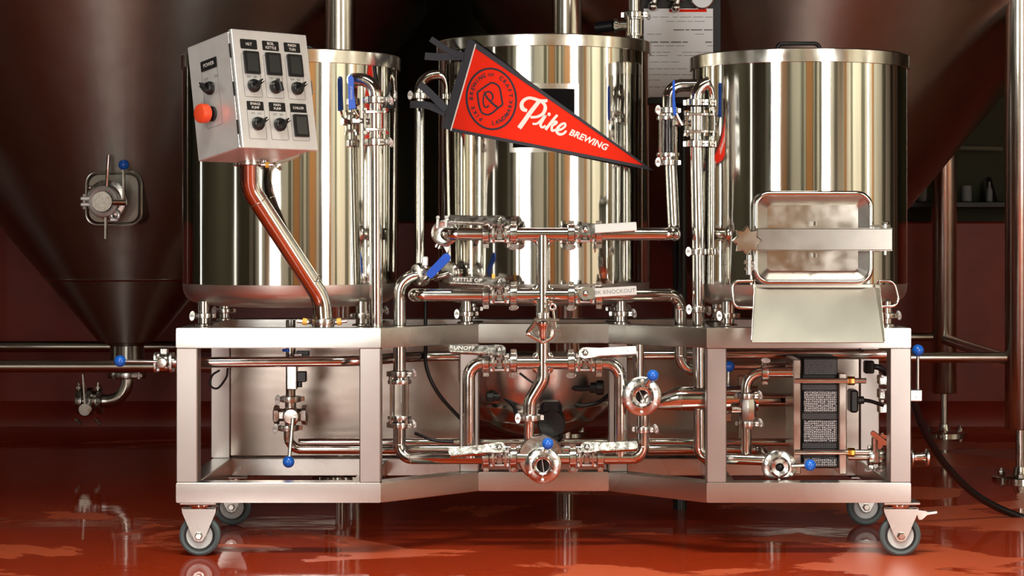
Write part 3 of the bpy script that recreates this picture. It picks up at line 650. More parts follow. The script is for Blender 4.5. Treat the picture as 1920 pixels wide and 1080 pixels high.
build('neck', MB().lathe([(0.026, 0), (0.026, 0.05), (0.04, 0.058), (0.04, 0.066)], AX(P(468, 300, -0.125), (0, -0.08, 1)), 24), 'pipe_steel', arm)

# ------------------------------------------------------------------ pennant wrapped on the middle kettle
FR = 0.3555
def fl(px, py, dn=0.0):
    y = 0.2
    for _ in range(8):
        x = (px-VX)*(D+y)/FPX-x2; lim = 0.27
        if abs(x) <= lim: yy = 0.5-math.sqrt(FR**2-x*x)
        else:
            s_ = math.sqrt(FR**2-lim*lim); yy = 0.5-s_+(abs(x)-lim)*lim/s_
        y = 0.5*y+0.5*yy
    for _ in range(12):
        x = (px-VX)*(D+y)/FPX-x2
        y = 0.6*y+0.4*((0.5-math.sqrt(FR**2-x*x)) if abs(x) <= 0.27 else 0.5-math.sqrt(FR**2-0.0729)+(abs(x)-0.27)*0.27/math.sqrt(FR**2-0.0729))
    p = P(px, py, y); n = Vector((max(-0.27, min(0.27, p.x-x2)), -math.sqrt(FR**2-min(0.27, abs(p.x-x2))**2), 0)).normalized()
    return p+n*dn
def sheet(poly, d0, d1, step=9):
    """thin felt sheet: polygon in the photograph's frame laid on the kettle wall, cut so that it bends"""
    bm = bmesh.new(); f = bm.faces.new([bm.verts.new((p[0], p[1], 0)) for p in poly])
    xs = [p[0] for p in poly]; x = min(xs)+step
    while x < max(xs):
        g_ = bm.verts[:]+bm.edges[:]+bm.faces[:]; bmesh.ops.bisect_plane(bm, geom=g_, plane_co=(x, 0, 0), plane_no=(1, 0, 0)); x += step
    bm.verts.index_update(); n = len(bm.verts); mb = MB()
    vs = [(v.co.x, v.co.y) for v in bm.verts]
    mb.v = [fl(a, b_, d1) for a, b_ in vs]+[fl(a, b_, d0) for a, b_ in vs]
    for q in bm.faces:
        ix = [v.index for v in q.verts]; mb.f.append(ix); mb.f.append([i+n for i in reversed(ix)])
    for e in bm.edges:
        if len(e.link_faces) == 1: a, b_ = e.verts[0].index, e.verts[1].index; mb.f.append([a, b_, b_+n, a+n])
    bm.free(); return mb
pen = thing('pennant', 'red felt pennant with charcoal border and white lettering on middle kettle', 'pennant', fl(1020, 250))
field = build('field', sheet([(888, 84), (1216, 314), (842, 243)], 0.0, 0.002), 'red_felt', pen)
build('border', sheet([(884, 73), (1224, 320), (1207, 311), (893, 91)], 0.0022, 0.004), 'charcoal_felt', pen)
build('border', sheet([(841, 245), (848, 240), (1207, 311), (1224, 320)], 0.0022, 0.004), 'charcoal_felt', pen)
build('header_band', sheet([(881, 73), (894, 82), (848, 245), (830, 239)], 0.0042, 0.006), 'charcoal_felt', pen)
build('piping', sheet([(893, 83), (894.6, 83.5), (848.6, 245), (847, 245)], 0.0042, 0.0064), 'white_print', pen)
def tail(pts, w_, d=0.0):
    c = smooth([fl(a, b_, 0.006)+Vector((0, -dd, 0)) for a, b_, dd in pts], 6); n = len(c); hw = S(w_, 0.2)/2; vs = []; fs = []
    for i, p in enumerate(c):
        t_ = (c[min(i+1, n-1)]-c[max(i-1, 0)]).normalized(); sd = t_.cross(Vector((0, -1, 0))).normalized()
        for s_ in (-1, 1):
            for k in (0, 1): vs.append(p+sd*hw*s_+Vector((0, -0.0022*k, 0)))
    for i in range(n-1):
        a = i*4; b_ = a+4; fs += [(a, b_, b_+2, a+2), (a+1, a+3, b_+3, b_+1), (a, a+1, b_+1, b_), (a+2, b_+2, b_+3, a+3)]
    fs += [(0, 2, 3, 1), ((n-1)*4, (n-1)*4+1, (n-1)*4+3, (n-1)*4+2)]
    build('tie_strip', MB().add(vs, fs), 'charcoal_felt', pen)
tail([(872, 104, 0.0), (850, 98, 0.012), (830, 87, 0.03), (812, 76, 0.05)], 11)
tail([(872, 106, 0.002), (848, 107, 0.014), (825, 109, 0.04), (802, 109, 0.07)], 14)
tail([(840, 205, 0.0), (822, 188, 0.015), (806, 172, 0.03), (791, 160, 0.05)], 14)
tail([(838, 212, 0.002), (818, 203, 0.015), (800, 198, 0.03), (774, 198, 0.055)], 14)
def ink(strokes, w_, d0, d1, nm, m):
    """brush strokes (polyline with width per point) as flat print"""
    mb = MB()
    for st in strokes:
        c = smooth([Vector((q[0], q[1], q[2] if len(q) > 2 else w_)) for q in st], 7); n = len(c); vs = []; fs = []
        for i, p in enumerate(c):
            t_ = (c[min(i+1, n-1)]-c[max(i-1, 0)]); t_.z = 0; t_.normalize(); h = p.z/2
            a = (p.x-t_.y*h, p.y+t_.x*h); b_ = (p.x+t_.y*h, p.y-t_.x*h)
            vs += [fl(*a, d1), fl(*b_, d1), fl(*a, d0), fl(*b_, d0)]
        for i in range(n-1):
            a = i*4; b_ = a+4; fs += [(a, a+1, b_+1, b_), (a, b_, b_+2, a+2), (a+1, a+3, b_+3, b_+1)]
        fs += [(0, 2, 3, 1), ((n-1)*4, (n-1)*4+1, (n-1)*4+3, (n-1)*4+2)]
        mb.add(vs, fs)
    return build(nm, mb, m, field)
K = lambda x, y, w_=None: (960+x/7.2, 160+y/7.2) + ((w_/7.2,) if w_ else ())
ink([[K(205, 345, 40), K(150, 318, 58), K(132, 262, 50), K(160, 205, 44), K(225, 172, 40), K(300, 182, 42), K(370, 208, 46), K(430, 212, 44), K(478, 205, 38)],
     [K(372, 210, 52), K(300, 300, 56), K(225, 400, 58), K(160, 495, 60), K(98, 578, 62)],
     [K(395, 218, 36), K(440, 262, 42), K(448, 320, 48), K(415, 385, 42), K(340, 425, 36), K(250, 432, 34)],
     [K(278, 518, 28), K(330, 520, 30), K(385, 480, 32), K(452, 405, 36), K(415, 470, 38), K(385, 530, 36), K(410, 568, 32), K(455, 545, 30)],
     [K(610, 400, 34), K(560, 460, 36), K(505, 530, 38), K(452, 600, 38)],
     [K(490, 555, 28), K(540, 510, 28), K(590, 490, 32), K(598, 512, 30), K(545, 545, 28)],
     [K(545, 540, 30), K(535, 580, 34), K(545, 612, 34), K(590, 600, 30), K(640, 575, 30)],
     [K(620, 610, 28), K(670, 590, 30), K(715, 550, 30), K(708, 516, 30), K(665, 528, 34), K(612, 580, 38), K(605, 632, 38), K(645, 662, 36), K(695, 650, 32), K(732, 612, 26)],
     [K(497, 370, 30), K(500, 392, 42), K(494, 412, 30)]], 5, 0.002, 0.0032, 'script_lettering', 'white_print')
tm = text_mesh('BREWING', 16.5, 0, 0.55, 'LEFT', 0.12, 1.02)
an = math.radians(23.3); o_ = (1067.5, 247.5); mb = MB()
for v in tm.v:
    px = o_[0]+v.x*math.cos(an)*1.02+v.y*math.sin(an); py = o_[1]+v.x*math.sin(an)*1.02-v.y*math.cos(an); mb.v.append(fl(px, py, 0.0031))
mb.f = tm.f; build('lettering', mb, 'white_print', field)
# round badge
bc = (922, 185.5); rx, ry, rot = 46.0, 57.0, math.radians(-6)
def bd(r, a):
    x = rx*r*math.cos(a); y = -ry*r*math.sin(a)
    return (bc[0]+x*math.cos(rot)-y*math.sin(rot), bc[1]+x*math.sin(rot)+y*math.cos(rot))
ink([[bd(1, 2*PI*i/40)+(3.6,) for i in range(41)]], 3, 0.002, 0.003, 'badge_ring', 'dark_print')
B_ = lambda x, y: (840+x/6.353, 90+y/6.353)
ink([[B_(*q)+(3.2,) for q in pts] for pts in ([(355, 530), (440, 465), (520, 412)], [(520, 412), (580, 432), (620, 480), (640, 580), (655, 675)], [(655, 675), (600, 715)], [(600, 715), (530, 775), (475, 798)], [(475, 798), (410, 770), (380, 700), (362, 600), (355, 530)])], 2.6, 0.002, 0.003, 'badge_shield', 'dark_print')
ink([[B_(440, 520)+(2.5,), B_(470, 590)+(3.4,), B_(530, 655)+(3.8,), B_(600, 715)+(4.0,)],
     [B_(490, 680)+(2.6,), B_(470, 705)+(3.0,), B_(440, 695)+(2.6,), B_(425, 640)+(2.4,), B_(435, 560)+(2.4,), B_(475, 522)+(2.6,), B_(520, 535)+(3.0,), B_(540, 585)+(3.0,), B_(520, 630)+(2.2,)]], 2.5, 0.002, 0.003, 'badge_letter', 'dark_print')
mb = MB()
def arc_text(s_, a_mid, da, size):
    n = len(s_)
    for i, chh in enumerate(s_):
        if chh == ' ': continue
        a = math.radians(a_mid)+math.radians(da)*((n-1)/2-i); c = bd(0.795, a); tm = text_mesh(chh, size, 0, 0.35)
        tx, ty = math.sin(a), math.cos(a); 
        b0 = len(mb.v)
        for v in tm.v:
            x = v.x*math.sin(a)+v.y*math.cos(a); y = -(-v.x*math.cos(a)+v.y*math.sin(a))
            mb.v.append(fl(c[0]+x*0.88, c[1]+y*1.05, 0.003))
        mb.f += [[k+b0 for k in f] for f in tm.f]
arc_text('PIKE BREWING', 168, 11.5, 10.5); arc_text('CO', 84, 9, 7); arc_text('CRAFT', 28, 12.5, 10.5)
def arc_text_in(s_, a_mid, da, size): arc_text(s_, a_mid, da, size)
# LANDMARK runs along the bottom, reading anticlockwise with the feet outwards
n = 8
for i, chh in enumerate('LANDMARK'):
    a = math.radians(-52)+math.radians(11.5)*(i-(n-1)/2); c = bd(0.80, a); tm = text_mesh(chh, 10.5, 0, 0.35); b0 = len(mb.v)
    for v in tm.v:
        x = -v.x*math.sin(a)-v.y*math.cos(a); y = -(v.x*math.cos(a)-v.y*math.sin(a)); mb.v.append(fl(c[0]+x*0.88, c[1]+y*1.05, 0.003))
    mb.f += [[k+b0 for k in f] for f in tm.f]
build('badge_lettering', mb, 'dark_print', field)
# ------------------------------------------------------------------ process piping
YM = 0.10
def pipe(name, label, pts, r=PR, bend=0.045, m='pipe_steel', clamps=(), welds=True, group=None, seg=18):
    """pts in world; clamps: (point, axis, ear, R)"""
    lo = min(pts, key=lambda p: p.z)
    t = thing(name, label, 'pipe', lo, group)
    f = fillet(pts, bend, 8); build('tube', MB().tube(f, r, seg), m, t)
    if welds:
        for i in range(1, len(pts)-1):
            a = (pts[i-1]-pts[i]).normalized(); b = (pts[i+1]-pts[i]).normalized(); ang = a.angle(b)
            if ang > 2.8: continue
            d = min(bend/math.tan(ang/2), (pts[i-1]-pts[i]).length*0.49, (pts[i+1]-pts[i]).length*0.49)
            for v in (a, b):
                k = pts[i]+v*d
                inst('weld', ('weld', round(r, 4)), lambda q: q.torus(None, r, 0.0009, 20, 6), 'lid_steel', t, AX(k, v))
    for c in clamps: clamp(t, c[0], c[1], c[2], c[3] if len(c) > 3 else 0.031)
    return t
R1, R2, R3, R4 = 439, 553, 680, 858
MP = lambda px, py, y=YM: P(px, py, y)
# central riser with crosses
t = thing('manifold_riser', 'upright steel riser with three side branches in front of middle kettle', 'pipe', MP(995, 775))
rs = MP(1018, R1).x
build('riser', MB().tube(fillet([MP(1018, R1+2), MP(1018, 712), MP(994, 752), MP(993, 786)], 0.05, 8), 0.0213, 20), 'pipe_steel', t)
for py in (R1, R2, R3):
    build('branch', MB().tube([MP(962, py), MP(1074, py)], 0.0205, 20), 'pipe_steel', t)
    for s in (-1, 1):
        if True:
            for q in ((1,) if py == R1 else (-1, 1)):
                g = MB(); c0 = MP(1018, py); pts = []
                for k in range(7):
                    a = PI/2*k/6; pts.append(c0+Vector((s*(0.030-0.016*math.sin(a)), 0, -q*(0.030-0.016*math.cos(a)))))
                g.tube(pts, 0.013, 14); build('fillet_weld', g, 'pipe_steel', t)
    for px in (1002, 1034): inst('weld', ('weld', PR), lambda q: q.torus(None, PR, 0.0009, 20, 6), 'lid_steel', t, AX(MP(px-4 if px < 1018 else px+4, py), (1, 0, 0)))
# inline valves with flat levers
def valve_body_mb(m):
    m.box((0, 0, 0), (0.030, 0.044, 0.044), None, 0.008)
    m.cyl((-0.046, 0, 0), (0.046, 0, 0), 0.0205, 20)
def vflange_mb(m): m.prism(rrect(0.055, 0.055, 0.012, 4), 0.008, AX((-0.004, 0, 0), (1, 0, 0), (0, 1, 0)), 0, 0.001)
def vbolt_mb(m):
    m.cyl((-0.024, 0, 0), (0.024, 0, 0), 0.0032, 8)
    for s in (-1, 1): m.cyl((s*0.021, 0, 0), (s*0.028, 0, 0), 0.0058, 6)
LEV = {}
def lever_outline(L, s):
    pl = [(s*0.02*math.cos(a), 0.0195*math.sin(a)) for a in [PI/2+PI*k/10 for k in range(11)]]
    return pl+[(s*0.02, -0.0165), (s*0.05, -0.0125), (s*L, -0.0115), (s*(L+0.003), 0), (s*L, 0.0125), (s*0.05, 0.0145), (s*0.02, 0.018)]
def lever_valve(label, px, py, s, a, L=0.152, text=None, sleeve=None, tilt=0.06, stem=0.056, y=YM):
    t = thing('ball_valve', label, 'valve', local=Matrix.Translation(P(px, py, y)), group='lever valves on the manifold')
    inst('valve_body', 'vb', valve_body_mb, 'cast_steel', t)
    for k in (-1, 1): inst('body_flange', 'vf', vflange_mb, 'cast_steel', t, Matrix.Translation((k*0.0185, 0, 0)))
    for i in (-1, 1):
        for k in (-1, 1): inst('body_bolt', 'vbo', vbolt_mb, 'white_steel', t, Matrix.Translation((0, i*0.021, k*0.021)))
    for k in (-1, 1): clamp(t, Vector((k*0.042, 0, 0)), (1, 0, 0), (0, 0.02*k, -1), 0.032, 0.018, wing=(k == -s))
    N = Vector((0, -math.cos(a), math.sin(a))); W = Vector((0, math.sin(a), math.cos(a))); X = Vector((1, 0, 0))
    SM = Matrix((X, W, N)).transposed().to_4x4()
    b = MB(); b.lathe([(0.014, 0.018), (0.014, 0.034), (0.0085, 0.036), (0.0085, stem-0.002)], SM, 20); b.lathe([(0.010, stem+0.003), (0.010, stem+0.009), (0.007, stem+0.011), (0.005, stem+0.012), (0, stem+0.015)], SM, 6); build('stem', b, 'cast_steel', t)
    LM = SM @ Matrix.Rotation(s*tilt, 4, 'Z')
    b = MB(); b.prism(lever_outline(L, s), 0.003, LM, stem, 0.0004)
    b.box((s*(L*0.5+0.02), -0.0125, stem-0.005), (L-0.045, 0.0025, 0.012), LM); b.box((s*(L*0.5+0.02), 0.0135, stem-0.005), (L-0.045, 0.0025, 0.012), LM)
    lv = build('lever', b, 'cast_steel', t)
    if sleeve:
        sx0 = 0.028; b = MB(); b.box((s*(sx0+L+0.003)/2, 0.0004, stem+0.0005), (L+0.003-sx0, 0.028, 0.009), LM, 0.0015); sl = build('lever_sleeve', b, sleeve, lv)
    if text:
        sz, ofs, m = text[1], text[2], text[3]
        tm = xform(text_mesh(text[0], sz, 0.0003, 0.0, spacing=1.05), LM @ Matrix.Translation((s*(L*0.56)+ofs, 0.0, stem+(0.0056 if sleeve else 0.0036)))); build('lettering', tm, m, lv)
    return t
aL = math.radians(39)
lever_valve('topmost left manifold valve with bare steel lever pointing left', 937, R1, -1, aL, stem=0.064)
lever_valve('topmost right manifold valve with blank white lever pointing right', 1097, R1, 1, math.radians(14), sleeve='white_steel')
vk = lever_valve('left manifold valve just above the frame, steel lever stamped KETTLE OP', 937, R2, -1, aL, stem=0.064, text=('KETTLE OP', 0.017, -0.012, 'white_print'))
lever_valve('right manifold valve just above the frame, white lever marked KNOCKOUT', 1097, R2, 1, math.radians(6), sleeve='white_steel', text=('BK KNOCKOUT', 0.0165, 0.004, 'grey_print'))
lever_valve('left manifold valve just below the top rail, steel lever stamped RUNOFF', 937, R3, -1, aL, stem=0.064, text=('RUNOFF', 0.019, -0.028, 'white_print'))
lever_valve('right manifold valve just below the top rail, white lever marked UNDERLET', 1097, R3, 1, math.radians(34), sleeve='white_steel', text=('UNDERLET', 0.0155, 0.02, 'grey_print'))
lever_valve('lowest left manifold valve with bare lever beside the pump valve', 937, R4, -1, math.radians(38), tilt=-0.1)
lever_valve('lowest right manifold valve with bare lever beside the pump valve', 1100, R4, 1, math.radians(38))
b = MB(); b.box((-0.018, -0.04, 0.052), (0.010, 0.01, 0.026), ch=0.001); build('yellow_tag', b, 'gasket_yellow', vk)
# drain nozzle on the riser, over the top rail
yd = YM-0.055
t = thing('drain_nozzle', 'knurled steel nozzle in a hinged clamp in front of the top rail', 'valve', MP(1018, 640, yd))
b = MB(); c0 = P(1018, 592, yd); n = 20; pl = []
for i in range(2*n):
    a = PI*i/n; r = 0.0185 if i % 2 else 0.0165; pl.append((r*math.cos(a), r*math.sin(a)))
b.prism(pl, 0.018, AX(c0+Vector((0, 0, -0.008)), (0, 0, 1)), 0, 0.001); build('knurled_collar', b, 'cast_steel', t)
build('spout', MB().lathe([(0.011, -0.05), (0.013, -0.045), (0.013, -0.03), (0.016, -0.015), (0.019, -0.01), (0.019, 0.0), (0.012, 0.004)], AX(P(1018, 604, yd), (0, 0, 1)), 24), 'pipe_steel', t)
build('back_port', MB().lathe([(0.034, 0.0), (0.036, 0.004), (0.036, 0.014), (0.025, 0.018), (0.019, 0.02), (0.019, 0.05)], AX(P(1018, 612, yd+0.012), (0, 1, 0)), 28), 'cast_steel', t)
b = MB()
for q in ([(1004, 602), (989, 624), (993, 628), (1018, 642)], [(1018, 642), (1034, 632), (1038, 618)]):
    b.tube(smooth([P(x, y, yd) for x, y in q], 5), 0.0062, 10)
build('clamp_jaw', b, 'lid_steel', t)
b = MB(); b.torus(AX(P(1036, 576, yd), (0, 1, 0)), 0.0085, 0.0042, 24, 8); b.cyl(P(1037, 582, yd), P(1042, 616, yd), 0.0042, 10); b.box(P(1041, 600, yd), (0.026, 0.014, 0.009), Matrix.Identity(4), 0.0015); b.box(P(1045, 618, yd), (0.026, 0.014, 0.011), None, 0.0015); build('eye_bolt', b, 'lid_steel', t)

# pipe arms of the manifold
CL = lambda p, ax=(1, 0, 0), ear=(0, 0, -1), R=0.031: (p, ax, ear, R)
t = pipe('steel_pipe', 'top left manifold pipe turning back to the middle kettle', [MP(912, R1), MP(838, R1), MP(836, R1, 0.34)], bend=0.036)
c0 = MP(834, 437, 0.215)
clamp(t, c0, (0.15, 1, 0), (0.5, 0, 1), 0.041, 0.02, wing=False)
b = MB()
for dx in (-14, 2): b.cyl(P(834+dx, 428, 0.2), P(834+dx+1, 408, 0.2), 0.0045, 10); b.ball(P(834+dx+1, 408, 0.2), 0.0065, 12)
b.cyl(P(838, 412, 0.2), P(858, 408, 0.2), 0.004, 8); build('clamp_bolt', b, 'white_steel', t)
b = MB(); b.prism([(-0.012, 0), (0.012, 0), (0.0, -0.022)], 0.016, AX(P(838, 462, 0.205), (0, 1, 0), (1, 0, 0)) @ Matrix.Diagonal((1, -1, 1, 1)), 0, 0.002); build('clamp_ear', b, 'white_steel', t)
pipe('steel_pipe', 'top right manifold pipe running to the foot of the sight glass', [MP(1122, R1), MP(1264, R1), MP(1264, R1, 0.25), P(1257, R1, 0.25), P(1257, 330, 0.25)][:3]+[P(1258, 308, 0.25)], bend=0.03)
pipe('steel_pipe', 'long left manifold pipe under the KETTLE OP lever', [MP(912, R2), MP(778, R2), MP(776, R2, 0.40)], bend=0.034)
pipe('steel_pipe', 'right manifold pipe under the KNOCKOUT lever bending down through the frame', [MP(1122, R2), MP(1276, R2, 0.25), MP(1276, 692, 0.25), MP(1345, 696, 0.26)], bend=0.045)
pipe('steel_pipe', 'left bent pipe between the RUNOFF valve and lower manifold', [MP(912, R3), MP(879, R3), MP(879, R4)], bend=0.047)
pipe('steel_pipe', 'right bent pipe between the UNDERLET valve and lower manifold', [MP(1122, R3), MP(1163, R3), MP(1163, R4)], bend=0.047)
pipe('steel_pipe', 'lower left manifold pipe turning up into the sight glass', [MP(912, R4), MP(749, R4, 0.18), MP(749, 800, 0.18)], bend=0.04)
pipe('steel_pipe', 'lower right manifold pipe turning up to the tapered reducer', [MP(1126, R4), MP(1206, R4), MP(1206, 742), MP(1225, 738)], bend=0.035, clamps=[CL(MP(1206, 805), (0, 0, 1), (1, -0.3, 0), 0.026)])
pipe('steel_pipe', 'short lower manifold pipe left of the pump valve', [MP(962, R4), MP(1000, R4)], bend=0.02)
pipe('steel_pipe', 'short lower manifold pipe right of the pump valve', [MP(1034, R4), MP(1076, R4)], bend=0.02)
# reducer and fat pipe
t = thing('reducer_pipe', 'fat steel pipe with a tapered reducer behind the right frame post', 'pipe', MP(1300, 770, 0.2))
build('tube', MB().tube([MP(1214, 760, 0.2), MP(1226, 757, 0.2), MP(1270, 748, 0.2), MP(1278, 747, 0.2), MP(1420, 747, 0.2)], [0.017, 0.018, 0.038, 0.039, 0.039], 28), 'pipe_steel', t)
inst('weld', ('weld', 0.039), lambda q: q.torus(None, 0.039, 0.0012, 28, 6), 'lid_steel', t, AX(MP(1277, 747, 0.2), (1, 0, 0)))

# vertical sight glasses
def sight_glass(label, px, py0, py1, y, wingdir):
    a = P(px, py1, y); L = (py1-py0)*(D+y)/FPX; t = thing('sight_glass', label, 'sight glass', local=Matrix.Translation(a))
    build('glass_tube', MB().lathe([(0.0195, 0.012), (0.0195, L-0.012), (0.0165, L-0.012), (0.0165, 0.012)], None, 28, closed=True), 'clear_glass', t)
    for z, sg in ((0, 1), (L, -1)):
        pr = [(0.0165, -0.02), (0.025, -0.02), (0.0255, -0.014), (0.019, -0.010), (0.019, -0.002), (0.036, 0.0), (0.037, 0.006), (0.036, 0.012), (0.02, 0.0125)]
        Mx = Matrix.Translation((0, 0, z)) @ (Matrix.Identity(4) if sg > 0 else Matrix.Rotation(PI, 4, 'X'))
        inst('end_flange', 'sgf', lambda m: m.lathe(pr, None, 28), 'cast_steel', t, Mx)
        c = clamp(t, Vector((0, 0, z-sg*0.018)), (0, 0, 1), wingdir, 0.031, 0.016)
    for i in range(4):
        an_ = PI/4+PI/2*i; x_, y_ = 0.035*math.cos(an_), 0.035*math.sin(an_)
        inst('tie_rod', ('sgr', round(L, 3)), lambda m: (m.cyl((0, 0, -0.008), (0, 0, L+0.008), 0.0034, 10), m.cyl((0, 0, -0.012), (0, 0, -0.002), 0.0065, 6), m.cyl((0, 0, L+0.002), (0, 0, L+0.012), 0.0065, 6)), 'pipe_steel', t, Matrix.Translation((x_, y_, 0)))
    return t
sight_glass('glass tube sight glass under the top rail left of the manifold', 749, 712, 786, 0.18, (1, -0.2, 0))
sight_glass('tall glass tube sight glass between middle and right kettles', 1253, 218, 294, 0.25, (-1, -0.2, 0))
pipe('steel_pipe', 'curved pipe from the right kettle down into the tall sight glass', [P(1310, 160, 0.27), P(1254, 160, 0.26), P(1253, 203, 0.25)], bend=0.045)
pipe('steel_pipe', 'upright pipe from lower sight glass bending right to the blue-handled valve', [P(749, 698, 0.18), P(749, 519, 0.18), P(800, 514, 0.18)], bend=0.06)
# clamp with blue lever beside the middle kettle
t = thing('ball_valve', 'steel valve with a fat blue handle left of the middle kettle', 'valve', P(792, 535, 0.18))
b = MB(); b.lathe([(0.02, -0.02), (0.034, -0.018), (0.0375, -0.008), (0.0375, 0.002), (0.034, 0.012), (0.022, 0.014), (0.024, 0.03), (0.02, 0.05)], AX(P(790, 515, 0.18), (0.8, 0.6, 0.1)), 28); build('valve_body', b, 'cast_steel', t)
b = MB(); b.box(P(797, 490, 0.16), (0.018, 0.016, 0.03), ch=0.003); b.cyl(P(797, 486, 0.16), P(799, 525, 0.155), 0.005, 10); b.ball(P(801, 523, 0.15), 0.008, 10); build('clamp_bolt', b, 'white_steel', t)
q0, q1 = P(806, 515, 0.11), P(842, 478, 0.09)
lv = build('lever', MB().tube([P(790, 526, 0.14), P(800, 522, 0.125), q0], 0.006, 10), 'pipe_steel', t)
d_ = (q1-q0); b = MB(); L_ = d_.length; pl = []
for k in range(9): a = -PI/2+PI*k/8; pl.append((L_-0.012+0.012*math.cos(a), 0.0135*math.sin(a)))
for k in range(9): a = PI/2+PI*k/8; pl.append((0.008*math.cos(a)*1.0, 0.0125*math.sin(a)))
b.prism(pl, 0.013, AX(q0, (0, 1, 0), d_) if False else Matrix((d_.normalized(), Vector((0, 1, 0)).cross(d_).normalized(), d_.normalized().cross(Vector((0, 1, 0)).cross(d_).normalized()))).transposed().to_4x4(), -0.0065, 0.002)
b.v = [v+q0 for v in b.v]; build('lever_grip', b, 'blue_vinyl', lv, 'blue vinyl grip')
pipe('steel_pipe', 'tall thin riser pipe hooked to the left side of the middle kettle', [P(835, 140, 0.45), P(787, 141, 0.44), P(787, 510, 0.40)], r=0.0165, bend=0.055, clamps=[CL(P(787, 180, 0.44), (0, 0, 1), (-1, -0.2, 0), 0.027)])
t = thing('kettle_outlet', 'dull steel clamp and port on the lower left of middle kettle', 'valve', P(845, 540, 0.3))
b = MB(); b.lathe([(0.02, 0), (0.036, 0.002), (0.038, 0.012), (0.036, 0.02), (0.019, 0.024), (0.019, 0.1)], AX(P(838, 512, 0.27), (0.75, 0.65, 0)), 28); build('port', b, 'cast_steel', t)
build('nozzle', MB().cyl(P(815, 521, 0.24), P(838, 514, 0.27), 0.012, 16), 'pipe_steel', t)

# vertical three-piece valves with blue flat levers
def tri_valve(label, px, py, y, lev, wing):
    t = thing('ball_valve', label, 'valve', local=Matrix.Translation(P(px, py, y)))
    inst('valve_body', 'tv', lambda m: (m.lathe([(0.0185, -0.05), (0.0185, -0.028), (0.024, -0.022), (0.024, 0.022), (0.0185, 0.028), (0.0185, 0.05)], None, 24),), 'pipe_steel', t)
    for k in (-1, 1): inst('body_flange', 'tvf', lambda m: m.prism(rrect(0.074, 0.06, 0.012, 4), 0.009, None, -0.0045, 0.0015), 'cast_steel', t, Matrix.Translation((0, 0, k*0.0265)))
    for i in (-1, 1):
        for k in (-1, 1): inst('body_bolt', 'tvb', lambda m: (m.cyl((0, 0, -0.036), (0, 0, 0.034), 0.004, 10), m.cyl((0, 0, 0.031), (0, 0, 0.038), 0.0075, 6), m.cyl((0, 0, -0.04), (0, 0, -0.031), 0.0075, 6)), 'pipe_steel', t, Matrix.Translation((i*0.03, k*0.023, 0)))
    inst('stem', 'tvs', lambda m: (m.cyl((-0.02, 0, 0), (-0.062, -0.02, 0), 0.008, 14), m.cyl((-0.05, -0.014, 0), (-0.07, -0.022, 0), 0.0115, 6)), 'cast_steel', t)
    for k in (-1, 1): clamp(t, Vector((0, 0, k*0.064)), (0, 0, 1), wing, 0.031, 0.018)
    pts = [Vector(q) for q in lev]
    lv = build('lever', MB().tube(pts[:3], 0.005, 8), 'pipe_steel', t)
    return t, lv, pts
t, lv, pts = tri_valve('vertical valve with a wide blue lever on the left kettle', 704, 227, 0.075, [(-0.058, -0.02, 0.002), (-0.05, -0.03, 0.014), (-0.062, -0.032, 0.034)], (1, -0.3, 0))
b = MB(); b.prism([(-0.010, 0), (0.012, 0.004), (0.006, 0.05), (0.005, 0.095), (0.001, 0.104), (-0.006, 0.106), (-0.012, 0.098), (-0.0115, 0.045)], 0.014, AX((-0.068, -0.03, 0.032), (0, 1, 0), (1, 0, 0)) @ Matrix.Diagonal((1, -1, 1, 1)), -0.007, 0.002)
g = build('lever_grip', b, 'blue_vinyl', lv, 'blue vinyl grip with pale worn lettering')
tm = xform(text_mesh('STAINLESS', 0.0085, 0.0002), Matrix.Translation((-0.070, -0.0374, 0.083)) @ Matrix(((0, 1, 0, 0), (0, 0, -1, 0), (-1, 0, 0, 0), (0, 0, 0, 1)))) ; build('lettering', tm, 'hub_grey', lv)
t, lv, pts = tri_valve('vertical valve with a narrow blue lever beside the right kettle', 1305, 231, 0.20, [(-0.058, -0.02, 0.002), (-0.046, -0.03, -0.006), (-0.064, -0.034, 0.028)], (1, -0.3, 0))
b = MB(); b.prism([(-0.004, 0), (0.006, 0), (0.0, 0.05), (0.0, 0.105), (-0.003, 0.11), (-0.007, 0.105), (-0.0075, 0.03)], 0.022, AX((-0.068, -0.034, 0.022), (0, 1, 0), (1, 0, 0)) @ Matrix.Diagonal((1, -1, 1, 1)), -0.011, 0.0015); build('lever_grip', b, 'blue_vinyl', lv, 'blue vinyl grip')
pipe('steel_pipe', 'hooked inlet pipe near the top of the left kettle', [P(664, 149, 0.09), P(704, 149, 0.075), P(704, 196, 0.075)], bend=0.05)
pipe('steel_pipe', 'long upright pipe in front of the left kettle down to the rail', [P(704, 258, 0.075), P(705, 640, 0.095)])
pipe('steel_pipe', 'hooked inlet pipe near the top of the right kettle', [P(1345, 155, 0.21), P(1305, 156, 0.20), P(1305, 198, 0.20)], bend=0.05)
q_ = P(1342, 155, 0.2); 
pipe('steel_pipe', 'long upright pipe beside the right kettle with two clamps', [P(1305, 262, 0.20), P(1309, 470, 0.20), P(1312, 858, 0.20), P(1345, 862, 0.20)], bend=0.04,
     clamps=[CL(P(1309, 472, 0.2), (0, 0, 1), (-1, -0.2, 0), 0.03), CL(P(1310, 580, 0.2), (0, 0, 1), (-1, -0.2, 0), 0.03)])

